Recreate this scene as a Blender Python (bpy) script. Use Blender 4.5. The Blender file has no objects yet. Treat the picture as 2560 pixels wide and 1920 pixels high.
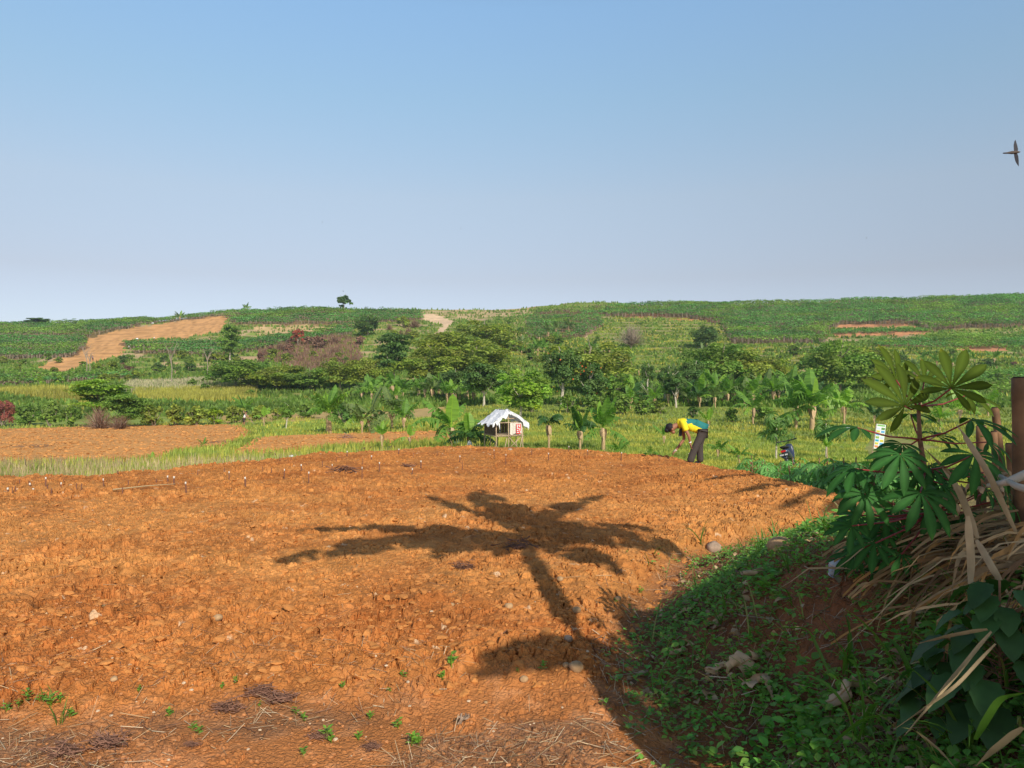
import bpy, math, random
import numpy as np
from mathutils import Vector
R = math.radians
F_PX = 1934.0; CX = 1280.0; HY = 960.0     # focal length (photo pixels) and horizon row, used to turn sightings into ground points
SUN_AZ = R(22); SUN_EL = R(33)             # sun behind the photographer, a little to the right
scene = bpy.context.scene
# ---------------------------------------------------------------- camera, sky, sun, exposure
cam = bpy.data.cameras.new("camera"); camo = bpy.data.objects.new("camera", cam)
scene.collection.objects.link(camo); scene.camera = camo
cam.sensor_width = 36; cam.lens = 36 * F_PX / 2560; cam.clip_start = 0.05; cam.clip_end = 5000
camo.location = (0, 0, 0); camo.rotation_euler = (R(90), 0, 0)
world = bpy.data.worlds.new("World"); scene.world = world; world.use_nodes = True
wn = world.node_tree; wn.nodes.clear()
sky = wn.nodes.new("ShaderNodeTexSky"); sky.sky_type = 'NISHITA'; sky.sun_disc = False
sky.sun_elevation = SUN_EL; sky.sun_rotation = R(180) - SUN_AZ
sky.altitude = 0; sky.air_density = 0.9; sky.dust_density = 0.6; sky.ozone_density = 3.0
bg = wn.nodes.new("ShaderNodeBackground"); bg.inputs[1].default_value = 0.15
wo = wn.nodes.new("ShaderNodeOutputWorld")
tcw = wn.nodes.new("ShaderNodeTexCoord"); sx = wn.nodes.new("ShaderNodeSeparateXYZ"); rp = wn.nodes.new("ShaderNodeValToRGB"); mw = wn.nodes.new("ShaderNodeMix")
mw.data_type = 'RGBA'; mw.blend_type = 'MULTIPLY'; mw.inputs[0].default_value = 1.0; mw.clamp_result = False
wn.links.new(tcw.outputs["Generated"], sx.inputs[0]); wn.links.new(sx.outputs[2], rp.inputs[0])
SKYR = [(0.0, (.43,.43,.56)), (.05, (.51,.45,.48)), (.133, (.645,.475,.405)), (.231, (.88,.67,.515)), (.345, (.93,.86,.68)), (.437, (1,1,.85)), (.75, (.5,.5,.5))]   # hazy air: evens out the clear sky by height
while len(rp.color_ramp.elements) < len(SKYR): rp.color_ramp.elements.new(.5)
for e_, (p_, c_) in zip(rp.color_ramp.elements, SKYR): e_.position = p_; e_.color = (*c_, 1)
wn.links.new(sky.outputs[0], mw.inputs[6]); wn.links.new(rp.outputs[0], mw.inputs[7])
vm = wn.nodes.new('ShaderNodeVectorMath'); vm.operation = 'SCALE'; vm.inputs['Scale'].default_value = 1.7; wn.links.new(mw.outputs[2], vm.inputs[0]); wn.links.new(vm.outputs[0], bg.inputs[0]); wn.links.new(bg.outputs[0], wo.inputs[0])
sl = bpy.data.lights.new("sun", 'SUN'); sl.energy = 4.8; sl.angle = R(0.55); sl.color = (1.0, 0.93, 0.80)
so = bpy.data.objects.new("sun", sl); scene.collection.objects.link(so)
SUND = np.array([math.sin(SUN_AZ) * math.cos(SUN_EL), -math.cos(SUN_AZ) * math.cos(SUN_EL), math.sin(SUN_EL)])  # towards the sun
so.rotation_euler = Vector(SUND).to_track_quat('Z', 'Y').to_euler()
vs = scene.view_settings; vs.view_transform = 'Standard'; vs.look = 'None'; vs.exposure = 0.0; vs.gamma = 1.0; vs.use_curve_mapping = False
scene.cycles.max_bounces = 5; scene.cycles.transparent_max_bounces = 6
scene.cycles.diffuse_bounces = 3
rng = np.random.default_rng(7)
C = scene.collection
# ---------------------------------------------------------------- noise
def _h(ix, iy, s):
    n = (ix.astype(np.int64) * 374761393 + iy.astype(np.int64) * 668265263 + s * 1274126177) & 0xffffffff
    n = ((n ^ (n >> 13)) * 1274126177) & 0xffffffff
    n = (n ^ (n >> 16)) * 2246822519 & 0xffffffff
    return ((n ^ (n >> 15)) & 0xffffff) / 16777216.0
def vn(x, y, s=0):
    x = np.asarray(x, float); y = np.asarray(y, float)
    ix = np.floor(x); iy = np.floor(y); fx = x - ix; fy = y - iy
    fx = fx * fx * (3 - 2 * fx); fy = fy * fy * (3 - 2 * fy)
    a = _h(ix, iy, s); b = _h(ix + 1, iy, s); c = _h(ix, iy + 1, s); d = _h(ix + 1, iy + 1, s)
    return (a + (b - a) * fx) * (1 - fy) + (c + (d - c) * fx) * fy
def fbm(x, y, s=0, o=4):
    r = 0; a = 0.5; t = 0
    for k in range(o):
        r = r + a * vn(x * 2 ** k + 17.3 * k, y * 2 ** k - 9.1 * k, s + k); t += a; a *= 0.5
    return r / t
def voro(x, y, s=0):
    ix = np.floor(x); iy = np.floor(y)
    f1 = np.full(x.shape, 9.0); f2 = f1.copy(); cid = np.zeros(x.shape)
    for a in (-1, 0, 1):
        for b in (-1, 0, 1):
            cx = ix + a; cy = iy + b
            dx = cx + _h(cx, cy, s) - x; dy = cy + _h(cx, cy, s + 1) - y
            d = np.sqrt(dx * dx + dy * dy); c = _h(cx, cy, s + 2)
            m = d < f1
            f2 = np.where(m, f1, np.minimum(f2, d)); cid = np.where(m, c, cid); f1 = np.where(m, d, f1)
    return f1, f2, cid
def ss(x, a, b):
    t = np.clip((np.asarray(x, float) - a) / (b - a), 0, 1); return t * t * (3 - 2 * t)
# ---------------------------------------------------------------- the lie of the land (metres; eye of the photographer at 0,0,0)
DT = np.array([14, 20, 28, 36, 47, 60, 83, 95, 112, 130, 150, 180, 220, 260, 300, 330, 420, 900.])
UT = np.array([-1400, 0, 300, 800, 1280, 1700, 2100, 2560, 4000.])
PY = np.array([
 [1245,1230,1190,1165,1135,1105,1073,1060,1015, 985, 962, 925, 872, 835, 806],
 [1245,1230,1190,1165,1135,1105,1073,1060,1015, 985, 962, 925, 872, 835, 806],
 [1245,1230,1190,1165,1136,1106,1072,1058,1012, 980, 960, 925, 868, 825, 802],
 [1245,1230,1180,1150,1120,1090,1058,1040,1005, 978, 950, 905, 850, 808, 776],
 [1245,1230,1165,1127,1093,1067,1035,1015, 985, 960, 935, 890, 840, 803, 772],
 [1245,1230,1190,1150,1113,1085,1045,1022, 992, 965, 935, 885, 835, 793, 762],
 [1250,1235,1195,1160,1130,1098,1050,1025, 990, 960, 930, 880, 830, 789, 756],
 [1260,1250,1200,1165,1130,1098,1050,1022, 985, 955, 925, 870, 815, 770, 738],
 [1260,1250,1200,1165,1130,1098,1050,1022, 985, 955, 925, 870, 815, 770, 738.]])
ZT = -(PY - HY) / F_PX * DT[None, :15]
ZT = np.hstack([ZT, ZT[:, 14:15] - 0.3, ZT[:, 14:15] - 9, ZT[:, 14:15] - 60])
# skyline detail
SKU = np.array([-1400, 0, 200, 405, 480, 555, 650, 752, 1000, 1100, 1200, 1331, 1420, 1504, 1560, 1700, 1967, 2257, 2560, 4000.])
SKP = np.array([806, 806, 806, 799, 790, 781, 777, 773, 776, 778, 775, 768, 761, 759, 763, 762, 758, 749, 736, 736.])
YBU = np.array([-1400, 0, 230, 579, 810, 1100, 1389, 1678, 1852, 2060, 2300, 2600, 4000.])
YBD = np.array([15, 15.5, 15.8, 18.4, 21.5, 24.2, 23.6, 20.7, 17.0, 13.4, 10.7, 9.0, 9.])
XBY = np.array([-20, 3.5, 4.06, 5.1, 5.8, 6.8, 8.1, 10.4, 13, 16, 40.])
XBX = np.array([1.0, .93, .85, .84, .95, 1.3, 1.9, 4.3, 6.2, 9, 30.])
def uof(x, y): return CX + F_PX * np.asarray(x, float) / np.maximum(y, 1.0)
def yb(u): return np.interp(u, YBU, YBD) + 0.35 * (vn(u / 60.0, u * 0, 5) - .5)
def zfar(u, d):
    ui = np.interp(u, UT, np.arange(len(UT))); i = np.clip(np.floor(ui).astype(int), 0, len(UT) - 2); fu = ui - i
    fu = fu * fu * (3 - 2 * fu)
    di = np.interp(d, DT, np.arange(len(DT))); j = np.clip(np.floor(di).astype(int), 0, len(DT) - 2); fd = di - j
    z = (ZT[i, j] * (1 - fd) + ZT[i, j + 1] * fd) * (1 - fu) + (ZT[i + 1, j] * (1 - fd) + ZT[i + 1, j + 1] * fd) * fu
    base = -(np.interp(300, [300], [0]))  # keeps shape
    zs = (HY - np.interp(u, SKU, SKP)) / F_PX * 300
    z300 = ZT[i, 14] * (1 - fu) + ZT[i + 1, 14] * fu
    return z + (zs - z300) * ss(d, 230, 300)
def terr(x, y, fine=True):
    x = np.asarray(x, float); y = np.asarray(y, float)
    u = uof(x, y); s = x - np.interp(y, XBY, XBX)
    zn = -1.72 - 0.0125 * np.maximum(y, 0)
    zn = zn + 0.92 * ss(s, 0, 1.35) * (1 - .8 * ss(y, 4.0, 8.6)) * (1 - ss(y, 7, 10.5)) - 0.07 * ss(s, -.5, .0) * (1 - ss(s, 0, .4)) * (1 - ss(y, 9, 12))
    zn = zn + 0.10 * ss(y - (4.4 + .15 * x), -.2, .5) * (1 - ss(s, -.6, 0.1))
    zn = zn + 0.16 * (fbm(x / 3.1, y / 3.1, 31, 3) - .5)
    d = np.maximum(y, 14)
    zf = zfar(u, d)
    big = ss(d, 95, 150)
    zf = zf + (0.5 + 2.2 * big) * (fbm(x / 34, y / 34, 41, 3) - .5)
    # cultivation terraces on the hill
    th = 1.3; k = zf / th; fr = k - np.floor(k)
    zt = (np.floor(k) + ss(fr, .55, 1.0)) * th
    zf = zf + (zt - zf + 0.3) * 0.75 * ss(d, 128, 150) * ss(fbm(x / 60, y / 40, 77, 2), .35, .5)
    m = ss(y - yb(u), -1.2, 2.6)
    return zn * (1 - m) + zf * m
_DM = np.concatenate([np.arange(1.5, 30, .05), np.arange(30, 110, .2), np.arange(110, 306, .4)])
def hit(px, py, dmin=1.5):
    """distance at which the line of sight through (px,py) first meets the ground"""
    d = _DM[_DM >= dmin]; x = (px - CX) / F_PX * d
    zr = -(py - HY) / F_PX * d; k = np.nonzero(terr(x, d) >= zr)[0]
    return float(d[k[0]]) if len(k) else 303.0
def G(px, d, dz=0.0):
    x = (px - CX) / F_PX * d; return (x, d, float(terr(np.array([x]), np.array([d]))[0]) + dz)
def gz(x, y): return float(terr(np.array([x]), np.array([y]))[0])
def P(px, py, d): return np.array([(px - CX) / F_PX * d, d, -(py - HY) / F_PX * d])
def inpoly(u, v, poly):
    r = np.zeros(u.shape, bool); n = len(poly)
    for i in range(n):
        x1, y1 = poly[i]; x2, y2 = poly[(i + 1) % n]
        if y1 == y2: continue
        c = ((y1 > v) != (y2 > v)) & (u < (x2 - x1) * (v - y1) / (y2 - y1) + x1); r ^= c
    return r
def region(pts, dmin=27):          # outline sighted on the hill -> (bearing, distance) outline on the ground
    out = []
    n = len(pts)
    for i in range(n):
        a = pts[i]; b = pts[(i + 1) % n]; m = max(1, int(math.hypot(b[0] - a[0], b[1] - a[1]) / 40))
        for k in range(m):
            t = k / m; px = a[0] + (b[0] - a[0]) * t; py = a[1] + (b[1] - a[1]) * t
            out.append((px, hit(px, py, dmin)))
    return out
# ---------------------------------------------------------------- mesh helpers
def rot(yaw, pitch=None, roll=None):
    yaw = np.atleast_1d(np.asarray(yaw, float)); n = len(yaw)
    pitch = np.zeros(n) if pitch is None else np.broadcast_to(pitch, (n,)); roll = np.zeros(n) if roll is None else np.broadcast_to(roll, (n,))
    cz, sz, cx, sx, cy, sy = np.cos(yaw), np.sin(yaw), np.cos(pitch), np.sin(pitch), np.cos(roll), np.sin(roll)
    Z = np.zeros((n, 3, 3)); Z[:, 0, 0] = cz; Z[:, 0, 1] = -sz; Z[:, 1, 0] = sz; Z[:, 1, 1] = cz; Z[:, 2, 2] = 1
    X = np.zeros((n, 3, 3)); X[:, 0, 0] = 1; X[:, 1, 1] = cx; X[:, 1, 2] = -sx; X[:, 2, 1] = sx; X[:, 2, 2] = cx
    Y = np.zeros((n, 3, 3)); Y[:, 1, 1] = 1; Y[:, 0, 0] = cy; Y[:, 0, 2] = sy; Y[:, 2, 0] = -sy; Y[:, 2, 2] = cy
    return Z @ X @ Y
class MB:
    def __init__(s): s.V = []; s.Q = []; s.T = []; s.C = []; s.n = 0; s.QM = []; s.TM = []
    def add(s, V, F, col=1.0, mi=0):
        V = np.asarray(V, float).reshape(-1, 3); F = np.asarray(F, int)
        (s.Q if F.shape[1] == 4 else s.T).append(F + s.n); (s.QM if F.shape[1] == 4 else s.TM).append(np.full(len(F), mi))
        c = np.asarray(col, float)
        if c.ndim == 0: c = np.full((len(V), 3), float(c))
        elif c.ndim == 1 and len(c) == 3 and len(V) != 3: c = np.broadcast_to(c, (len(V), 3))
        elif c.ndim == 1: c = np.repeat(c[:, None], 3, 1)
        s.V.append(V); s.C.append(c); s.n += len(V); return s
    def scat(s, TV, TF, pos, rm, sc, col=1.0, mi=0):
        TV = np.asarray(TV, float); pos = np.asarray(pos, float).reshape(-1, 3); n = len(pos)
        if n == 0: return s
        sc = np.asarray(sc, float)
        if sc.ndim == 0: sc = np.full((n, 1), float(sc))
        elif sc.ndim == 1: sc = sc[:, None]
        A = TV[None] * sc[:, None, :]
        W = np.einsum('nij,nvj->nvi', rm, A) + pos[:, None]
        TF = np.asarray(TF, int); FF = (TF[None] + (np.arange(n) * len(TV))[:, None, None]).reshape(-1, TF.shape[1])
        c = np.asarray(col, float)
        if c.ndim == 0: cc = np.full((n * len(TV), 3), float(c))
        elif c.ndim == 1 and len(c) == n: cc = np.repeat(np.repeat(c[:, None], 3, 1), len(TV), 0)
        elif c.ndim == 1: cc = np.broadcast_to(c, (n * len(TV), 3))
        else: cc = np.repeat(c, len(TV), 0)
        return s.add(W.reshape(-1, 3), FF, cc, mi)
    def mesh(s, name, mats, smooth=False):
        me = bpy.data.meshes.new(name)
        V = np.concatenate(s.V) if s.V else np.zeros((0, 3))
        nq = sum(len(a) for a in s.Q); nt = sum(len(a) for a in s.T)
        me.vertices.add(len(V)); me.vertices.foreach_set("co", V.astype(np.float32).ravel())
        me.loops.add(nq * 4 + nt * 3); me.polygons.add(nq + nt)
        li = []
        if nq: li.append(np.concatenate(s.Q).ravel())
        if nt: li.append(np.concatenate(s.T).ravel())
        me.loops.foreach_set("vertex_index", np.concatenate(li).astype(np.int32))
        st = np.concatenate([np.arange(nq) * 4, nq * 4 + np.arange(nt) * 3]).astype(np.int32)
        me.polygons.foreach_set("loop_start", st)
        me.polygons.foreach_set("material_index", np.concatenate([np.concatenate(s.QM) if nq else np.zeros(0), np.concatenate(s.TM) if nt else np.zeros(0)]).astype(np.int32))
        me.polygons.foreach_set("use_smooth", np.full(nq + nt, smooth))
        ca = me.color_attributes.new("Col", 'FLOAT_COLOR', 'POINT')
        cc = np.ones((len(V), 4), np.float32); cc[:, :3] = np.concatenate(s.C)
        ca.data.foreach_set("color", cc.ravel())
        for m in (mats if isinstance(mats, (list, tuple)) else [mats]): me.materials.append(m)
        me.update(calc_edges=True); me.validate(); return me
    def build(s, name, mats, parent=None, smooth=False):
        o = bpy.data.objects.new(name, s.mesh(name, mats, smooth)); C.objects.link(o)
        if parent: o.parent = parent
        return o
def tag(o, label=None, cat=None, group=None, kind=None):
    if label: o['label'] = label
    if cat: o['category'] = cat
    if group: o['group'] = group
    if kind: o['kind'] = kind
    return o
def empty(name, loc=(0, 0, 0), rz=0.0, label=None, cat=None, group=None):
    o = bpy.data.objects.new(name, None); C.objects.link(o); o.location = loc; o.rotation_euler = (0, 0, rz); o.empty_display_size = .1
    return tag(o, label, cat, group)
def copy_tree(o, parent=None):
    c = o.copy(); C.objects.link(c)
    if parent: c.parent = parent
    for ch in KIDS.get(o.name, []): copy_tree(ch, c)
    return c
KIDS = {}
def kid(p, *ch):
    KIDS.setdefault(p.name, []).extend(ch)
def tube(pts, rad, n=6, cap=True):
    pts = np.asarray(pts, float); m = len(pts); rad = np.broadcast_to(rad, (m,))
    t = np.gradient(pts, axis=0); t /= np.linalg.norm(t, axis=1)[:, None] + 1e-9
    a = np.cross(t, [0.13, 0.21, 1.0]); bad = np.linalg.norm(a, axis=1) < .15; a[bad] = np.cross(t[bad], [1, 0, 0.1])
    a /= np.linalg.norm(a, axis=1)[:, None]; b = np.cross(t, a)
    th = np.arange(n) / n * 2 * np.pi
    V = pts[:, None] + rad[:, None, None] * (np.cos(th)[None, :, None] * a[:, None] + np.sin(th)[None, :, None] * b[:, None])
    V = V.reshape(-1, 3); i = np.arange(m - 1)[:, None] * n; j = np.arange(n)[None]
    Fq = np.stack([i + j, i + (j + 1) % n, i + n + (j + 1) % n, i + n + j], -1).reshape(-1, 4)
    if cap:
        V = np.vstack([V, pts[:1], pts[-1:]])
        c0 = m * n; k = np.arange(n); k1 = (k + 1) % n
        Fq = np.vstack([Fq, np.stack([np.full(n, c0), k1, k, k], -1)[:, :4][:0].reshape(-1, 4)])
        T = np.vstack([np.stack([np.full(n, c0), k1, k], -1), np.stack([np.full(n, c0 + 1), (m - 1) * n + k, (m - 1) * n + k1], -1)])
        return V, Fq, T
    return V, Fq, None
def addtube(mb, pts, rad, n=6, col=1.0, cap=True, mi=0):
    V, Q, T = tube(pts, rad, n, cap); mb.add(V, Q, col, mi)
    if T is not None:
        mb.T.append(T + mb.n - len(V)); mb.TM.append(np.full(len(T), mi))
    return mb
def addbox(mb, c, s, rz=0.0, col=1.0, mi=0, rx=0.0, ry=0.0):
    v = np.array([[x, y, z] for x in (-.5, .5) for y in (-.5, .5) for z in (-.5, .5)]) * np.array(s)
    v = v @ rot(rz, rx, ry)[0].T + np.array(c)
    return mb.add(v, [[0, 1, 3, 2], [4, 6, 7, 5], [0, 4, 5, 1], [2, 3, 7, 6], [0, 2, 6, 4], [1, 5, 7, 3]], col, mi)
ICO = None
def ico():
    t = (1 + 5 ** .5) / 2
    v = np.array([(-1, t, 0), (1, t, 0), (-1, -t, 0), (1, -t, 0), (0, -1, t), (0, 1, t), (0, -1, -t), (0, 1, -t), (t, 0, -1), (t, 0, 1), (-t, 0, -1), (-t, 0, 1)], float)
    v /= np.linalg.norm(v[0])
    f = [(0, 11, 5), (0, 5, 1), (0, 1, 7), (0, 7, 10), (0, 10, 11), (1, 5, 9), (5, 11, 4), (11, 10, 2), (10, 7, 6), (7, 1, 8), (3, 9, 4), (3, 4, 2), (3, 2, 6), (3, 6, 8), (3, 8, 9), (4, 9, 5), (2, 4, 11), (6, 2, 10), (8, 6, 7), (9, 8, 1)]
    return v, np.array(f)
def ico2():
    v, f = ico(); v = list(map(tuple, v)); d = {}; nf = []
    def mid(a, b):
        k = (min(a, b), max(a, b))
        if k not in d:
            m = np.array(v[a]) + np.array(v[b]); m /= np.linalg.norm(m); v.append(tuple(m)); d[k] = len(v) - 1
        return d[k]
    for a, b, c in f:
        ab, bc, ca = mid(a, b), mid(b, c), mid(c, a); nf += [(a, ab, ca), (b, bc, ab), (c, ca, bc), (ab, bc, ca)]
    return np.array(v), np.array(nf)
I1 = ico(); I2 = ico2()
# ---------------------------------------------------------------- materials
def mat(name, col=(1, 1, 1), rough=0.8, trans=0.0, bump=0.0, bscale=20.0, vary=0.0, vscale=6.0, usecol=True, spec=0.3, metal=0.0, alpha=None, tcol=None):
    m = bpy.data.materials.new(name); m.use_nodes = True; nt = m.node_tree; N = nt.nodes; L = nt.links
    b = N["Principled BSDF"]; out = N["Material Output"]
    b.inputs["Roughness"].default_value = rough; b.inputs["Metallic"].default_value = metal
    b.inputs["Specular IOR Level"].default_value = spec
    src = None
    mx = N.new("ShaderNodeMix"); mx.data_type = 'RGBA'; mx.blend_type = 'MULTIPLY'; mx.inputs[0].default_value = 1
    mx.inputs[6].default_value = (*col, 1); mx.inputs[7].default_value = (1, 1, 1, 1)
    if usecol:
        at = N.new("ShaderNodeAttribute"); at.attribute_name = "Col"; L.new(at.outputs[0], mx.inputs[7])
    src = mx.outputs[2]
    if vary > 0:
        tc = N.new("ShaderNodeTexCoord"); nz = N.new("ShaderNodeTexNoise"); nz.inputs["Scale"].default_value = vscale; nz.inputs["Detail"].default_value = 5
        L.new(tc.outputs["Object"], nz.inputs[0])
        mr = N.new("ShaderNodeMapRange"); mr.inputs[1].default_value = .3; mr.inputs[2].default_value = .7; mr.inputs[3].default_value = 1 - vary; mr.inputs[4].default_value = 1 + vary
        L.new(nz.outputs[0], mr.inputs[0])
        m2 = N.new("ShaderNodeMix"); m2.data_type = 'RGBA'; m2.blend_type = 'MULTIPLY'; m2.inputs[0].default_value = 1
        L.new(src, m2.inputs[6]); L.new(mr.outputs[0], m2.inputs[7]); src = m2.outputs[2]
    L.new(src, b.inputs["Base Color"])
    if bump > 0:
        tc = N.new("ShaderNodeTexCoord"); nz = N.new("ShaderNodeTexNoise"); nz.inputs["Scale"].default_value = bscale; nz.inputs["Detail"].default_value = 6
        L.new(tc.outputs["Object"], nz.inputs[0]); bp = N.new("ShaderNodeBump"); bp.inputs["Strength"].default_value = 1.0; bp.inputs["Distance"].default_value = bump
        L.new(nz.outputs[0], bp.inputs["Height"]); L.new(bp.outputs[0], b.inputs["Normal"])
    if trans > 0:
        t = N.new("ShaderNodeBsdfTranslucent"); ms = N.new("ShaderNodeMixShader"); ms.inputs[0].default_value = trans
        if tcol:
            m3 = N.new("ShaderNodeMix"); m3.data_type = 'RGBA'; m3.blend_type = 'MULTIPLY'; m3.inputs[0].default_value = 1
            L.new(src, m3.inputs[6]); m3.inputs[7].default_value = (*tcol, 1); L.new(m3.outputs[2], t.inputs[0])
        else: L.new(src, t.inputs[0])
        L.new(b.outputs[0], ms.inputs[1]); L.new(t.outputs[0], ms.inputs[2]); L.new(ms.outputs[0], out.inputs[0])
    return m
TG = (1.5, 1.9, .7)
M = {}
M['soil'] = mat('red_tilled_soil', (1, 1, 1), .95, bump=.012, bscale=38, vary=.16, vscale=1.1, spec=.1)
def crumbs(m, sc=36, dist=.004):
    nt = m.node_tree; N = nt.nodes; L = nt.links; b = N['Principled BSDF']; old = b.inputs['Normal'].links[0].from_socket; tc = N.new('ShaderNodeTexCoord'); nz = N.new('ShaderNodeTexNoise'); nz.inputs['Scale'].default_value = 9; ad = N.new('ShaderNodeMix'); ad.data_type = 'VECTOR'; ad.inputs[0].default_value = .12
    L.new(tc.outputs['Object'], nz.inputs[0]); L.new(tc.outputs['Object'], ad.inputs[4]); L.new(nz.outputs['Color'], ad.inputs[5]); v = N.new('ShaderNodeTexVoronoi'); v.feature = 'DISTANCE_TO_EDGE'; v.inputs['Scale'].default_value = sc; L.new(ad.outputs[1], v.inputs['Vector']); mr = N.new('ShaderNodeMapRange'); mr.inputs[2].default_value = .22; L.new(v.outputs['Distance'], mr.inputs[0]); bp = N.new('ShaderNodeBump'); bp.inputs['Distance'].default_value = dist; L.new(mr.outputs[0], bp.inputs['Height']); L.new(old, bp.inputs['Normal']); L.new(bp.outputs[0], b.inputs['Normal'])
crumbs(M['soil'])
M['hill'] = mat('hillside_ground', (1, 1, 1), .95, bump=.10, bscale=1.9, vary=.12, vscale=.5, spec=.1)
M['clod'] = mat('soil_clod', (1, 1, 1), .95, bump=.008, bscale=60, vary=.12, vscale=3, spec=.1)
LEAF = {'olive': (.25, .30, .05), 'mid': (.18, .28, .05), 'dark': (.11, .19, .05), 'bright': (.24, .36, .05), 'cassava': (.135, .29, .075),
        'banana': (.13, .25, .04), 'grass': (.31, .36, .07), 'yellow': (.42, .38, .08), 'scrub': (.24, .14, .09), 'red': (.42, .13, .07), 'rust': (.32, .10, .07),
        'straw': (.46, .34, .18), 'weed': (.18, .38, .075), 'lime': (.28, .38, .03), 'plume': (.50, .42, .28)}
for k, c in LEAF.items(): M[k] = mat(k + '_foliage', c, .6, trans=.35 if k not in ('scrub', 'straw', 'rust') else .12, tcol=TG if k not in ('scrub', 'straw', 'rust', 'red') else None, spec=.25)
M['bark'] = mat('grey_bark', (.30, .24, .18), .9, bump=.01, bscale=15, vary=.25)
M['pale'] = mat('pale_bark', (.48, .42, .33), .9, bump=.01, bscale=15, vary=.2)
M['stem'] = mat('banana_stem', (.36, .25, .13), .8, bump=.01, bscale=12, vary=.35, vscale=8)
M['dry'] = mat('dry_leaf', (.52, .36, .21), .85, trans=.12, vary=.2, vscale=14)
M['twig'] = mat('dead_twig', (.36, .24, .19), .9)
# ---------------------------------------------------------------- land cover on the slopes (outlines sighted on the ground)
SOIL = (.50, .25, .095); SAND = (.56, .37, .19); GRASS = (.20, .25, .055); DRYG = (.27, .25, .08); DARKG = (.05, .08, .02); TERR = (.17, .21, .05); PALE = (.48, .34, .19)
REG = {
 'field_far': [(-900, 1085), (0, 1072), (300, 1064), (600, 1061), (632, 1085), (565, 1120), (440, 1130), (415, 1150), (200, 1160), (0, 1165), (-900, 1175)],
 'field_mid': [(650, 1092), (800, 1086), (1000, 1078), (1125, 1078), (1150, 1102), (1000, 1108), (830, 1118), (700, 1134), (570, 1136)],
 'bare1': [(85, 926), (180, 870), (215, 846), (330, 818), (450, 803), (520, 789), (568, 790), (556, 830), (470, 846), (330, 852), (300, 885), (240, 906), (150, 936)],
 'path': [(1048, 786), (1092, 785), (1140, 803), (1128, 812), (1095, 842), (1085, 836), (1108, 812), (1050, 800)],
 'dry1': [(1040, 776), (1330, 770), (1330, 785), (1150, 800), (1140, 790), (1040, 785)],
 'sand1': [(630, 812), (820, 806), (830, 835), (640, 850)],
 'scrub': [(640, 880), (690, 860), (800, 838), (880, 850), (905, 890), (880, 915), (800, 928), (690, 912)],
 'terr': [(1500, 800), (1620, 790), (1800, 798), (2060, 860), (2400, 870), (2560, 900), (2560, 965), (1500, 965), (1250, 900), (1290, 850)],
 'red1': [(2088, 815), (2150, 806), (2250, 807), (2290, 818), (2090, 822)],
 'red2': [(2075, 834), (2200, 830), (2320, 828), (2320, 838), (2085, 842)],
 'red3': [(1560, 786), (1668, 780), (1668, 792), (1560, 796)],
 'red4': [(1680, 793), (1795, 796), (1795, 804), (1680, 803)],
 'red5': [(2390, 875), (2440, 860), (2520, 862), (2520, 878), (2440, 884)],
 'track': [(1470, 820), (1485, 816), (1490, 830), (1465, 852), (1455, 845)],
 'yellow': [(-900, 985), (0, 978), (120, 972), (250, 975), (235, 1012), (100, 1003), (0, 985), (-900, 1000)],
 'yellow2': [(330, 985), (500, 975), (640, 978), (640, 1003), (350, 1006)],
 'pale_grass': [(310, 958), (640, 948), (640, 975), (310, 982)],
 'bank1': [(560, 1035), (720, 1025), (760, 1040), (760, 1052), (560, 1058)],
 'bank2': [(770, 1020), (1110, 1018), (1120, 1046), (770, 1050)],
 'tr2': [(2195, 1080), (2350, 1120), (2250, 1140), (2180, 1150), (2160, 1120)],
 'grassm': [(640, 1050), (1140, 1045), (1140, 1080), (1000, 1076), (650, 1092)],
}
CASS = {   # cassava plantations: outline, plant height, spacing
 'a': ([(1515, 772), (1700, 764), (2000, 760), (2300, 752), (2640, 742), (2640, 815), (2500, 820), (2330, 830), (2290, 814), (2100, 812), (2065, 825), (2065, 860), (1830, 862), (1800, 812), (1700, 794), (1515, 792)], 2.1, 1.35),
 'b': ([(2080, 830), (2310, 825), (2330, 832), (2075, 838)], 1.2, 1.1),
 'c': ([(2180, 850), (2330, 845), (2640, 830), (2640, 872), (2400, 872), (2190, 868)], 1.3, 1.1),
 'd': ([(-300, 820), (0, 815), (200, 808), (420, 800), (560, 785), (760, 775), (1050, 780), (1060, 800), (900, 812), (700, 815), (590, 812), (560, 792), (440, 802), (330, 818), (215, 846), (150, 842), (-300, 846)], 1.7, 1.35),
 'e': ([(-300, 848), (215, 848), (215, 868), (185, 893), (0, 900), (-300, 900)], 1.9, 1.3),
 'f': ([(300, 862), (640, 852), (760, 835), (880, 815), (880, 838), (720, 860), (640, 880), (520, 892), (340, 885)], 1.5, 1.3),
 'g': ([(-300, 940), (90, 936), (150, 945), (300, 925), (330, 950), (150, 962), (-300, 975)], 1.5, 1.3),
 'h': ([(1310, 795), (1500, 790), (1510, 815), (1460, 845), (1320, 848)], 1.4, 1.6),
 'i': ([(2300, 945), (2640, 930), (2640, 985), (2330, 985)], 1.3, 1.1),
 'j': ([(1330, 780), (1520, 766), (1520, 788), (1340, 792)], 1.5, 1.6),
}
RG = {k: region(v) for k, v in REG.items()}
CG = {k: region(v[0], 95) for k, v in CASS.items()}
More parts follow.
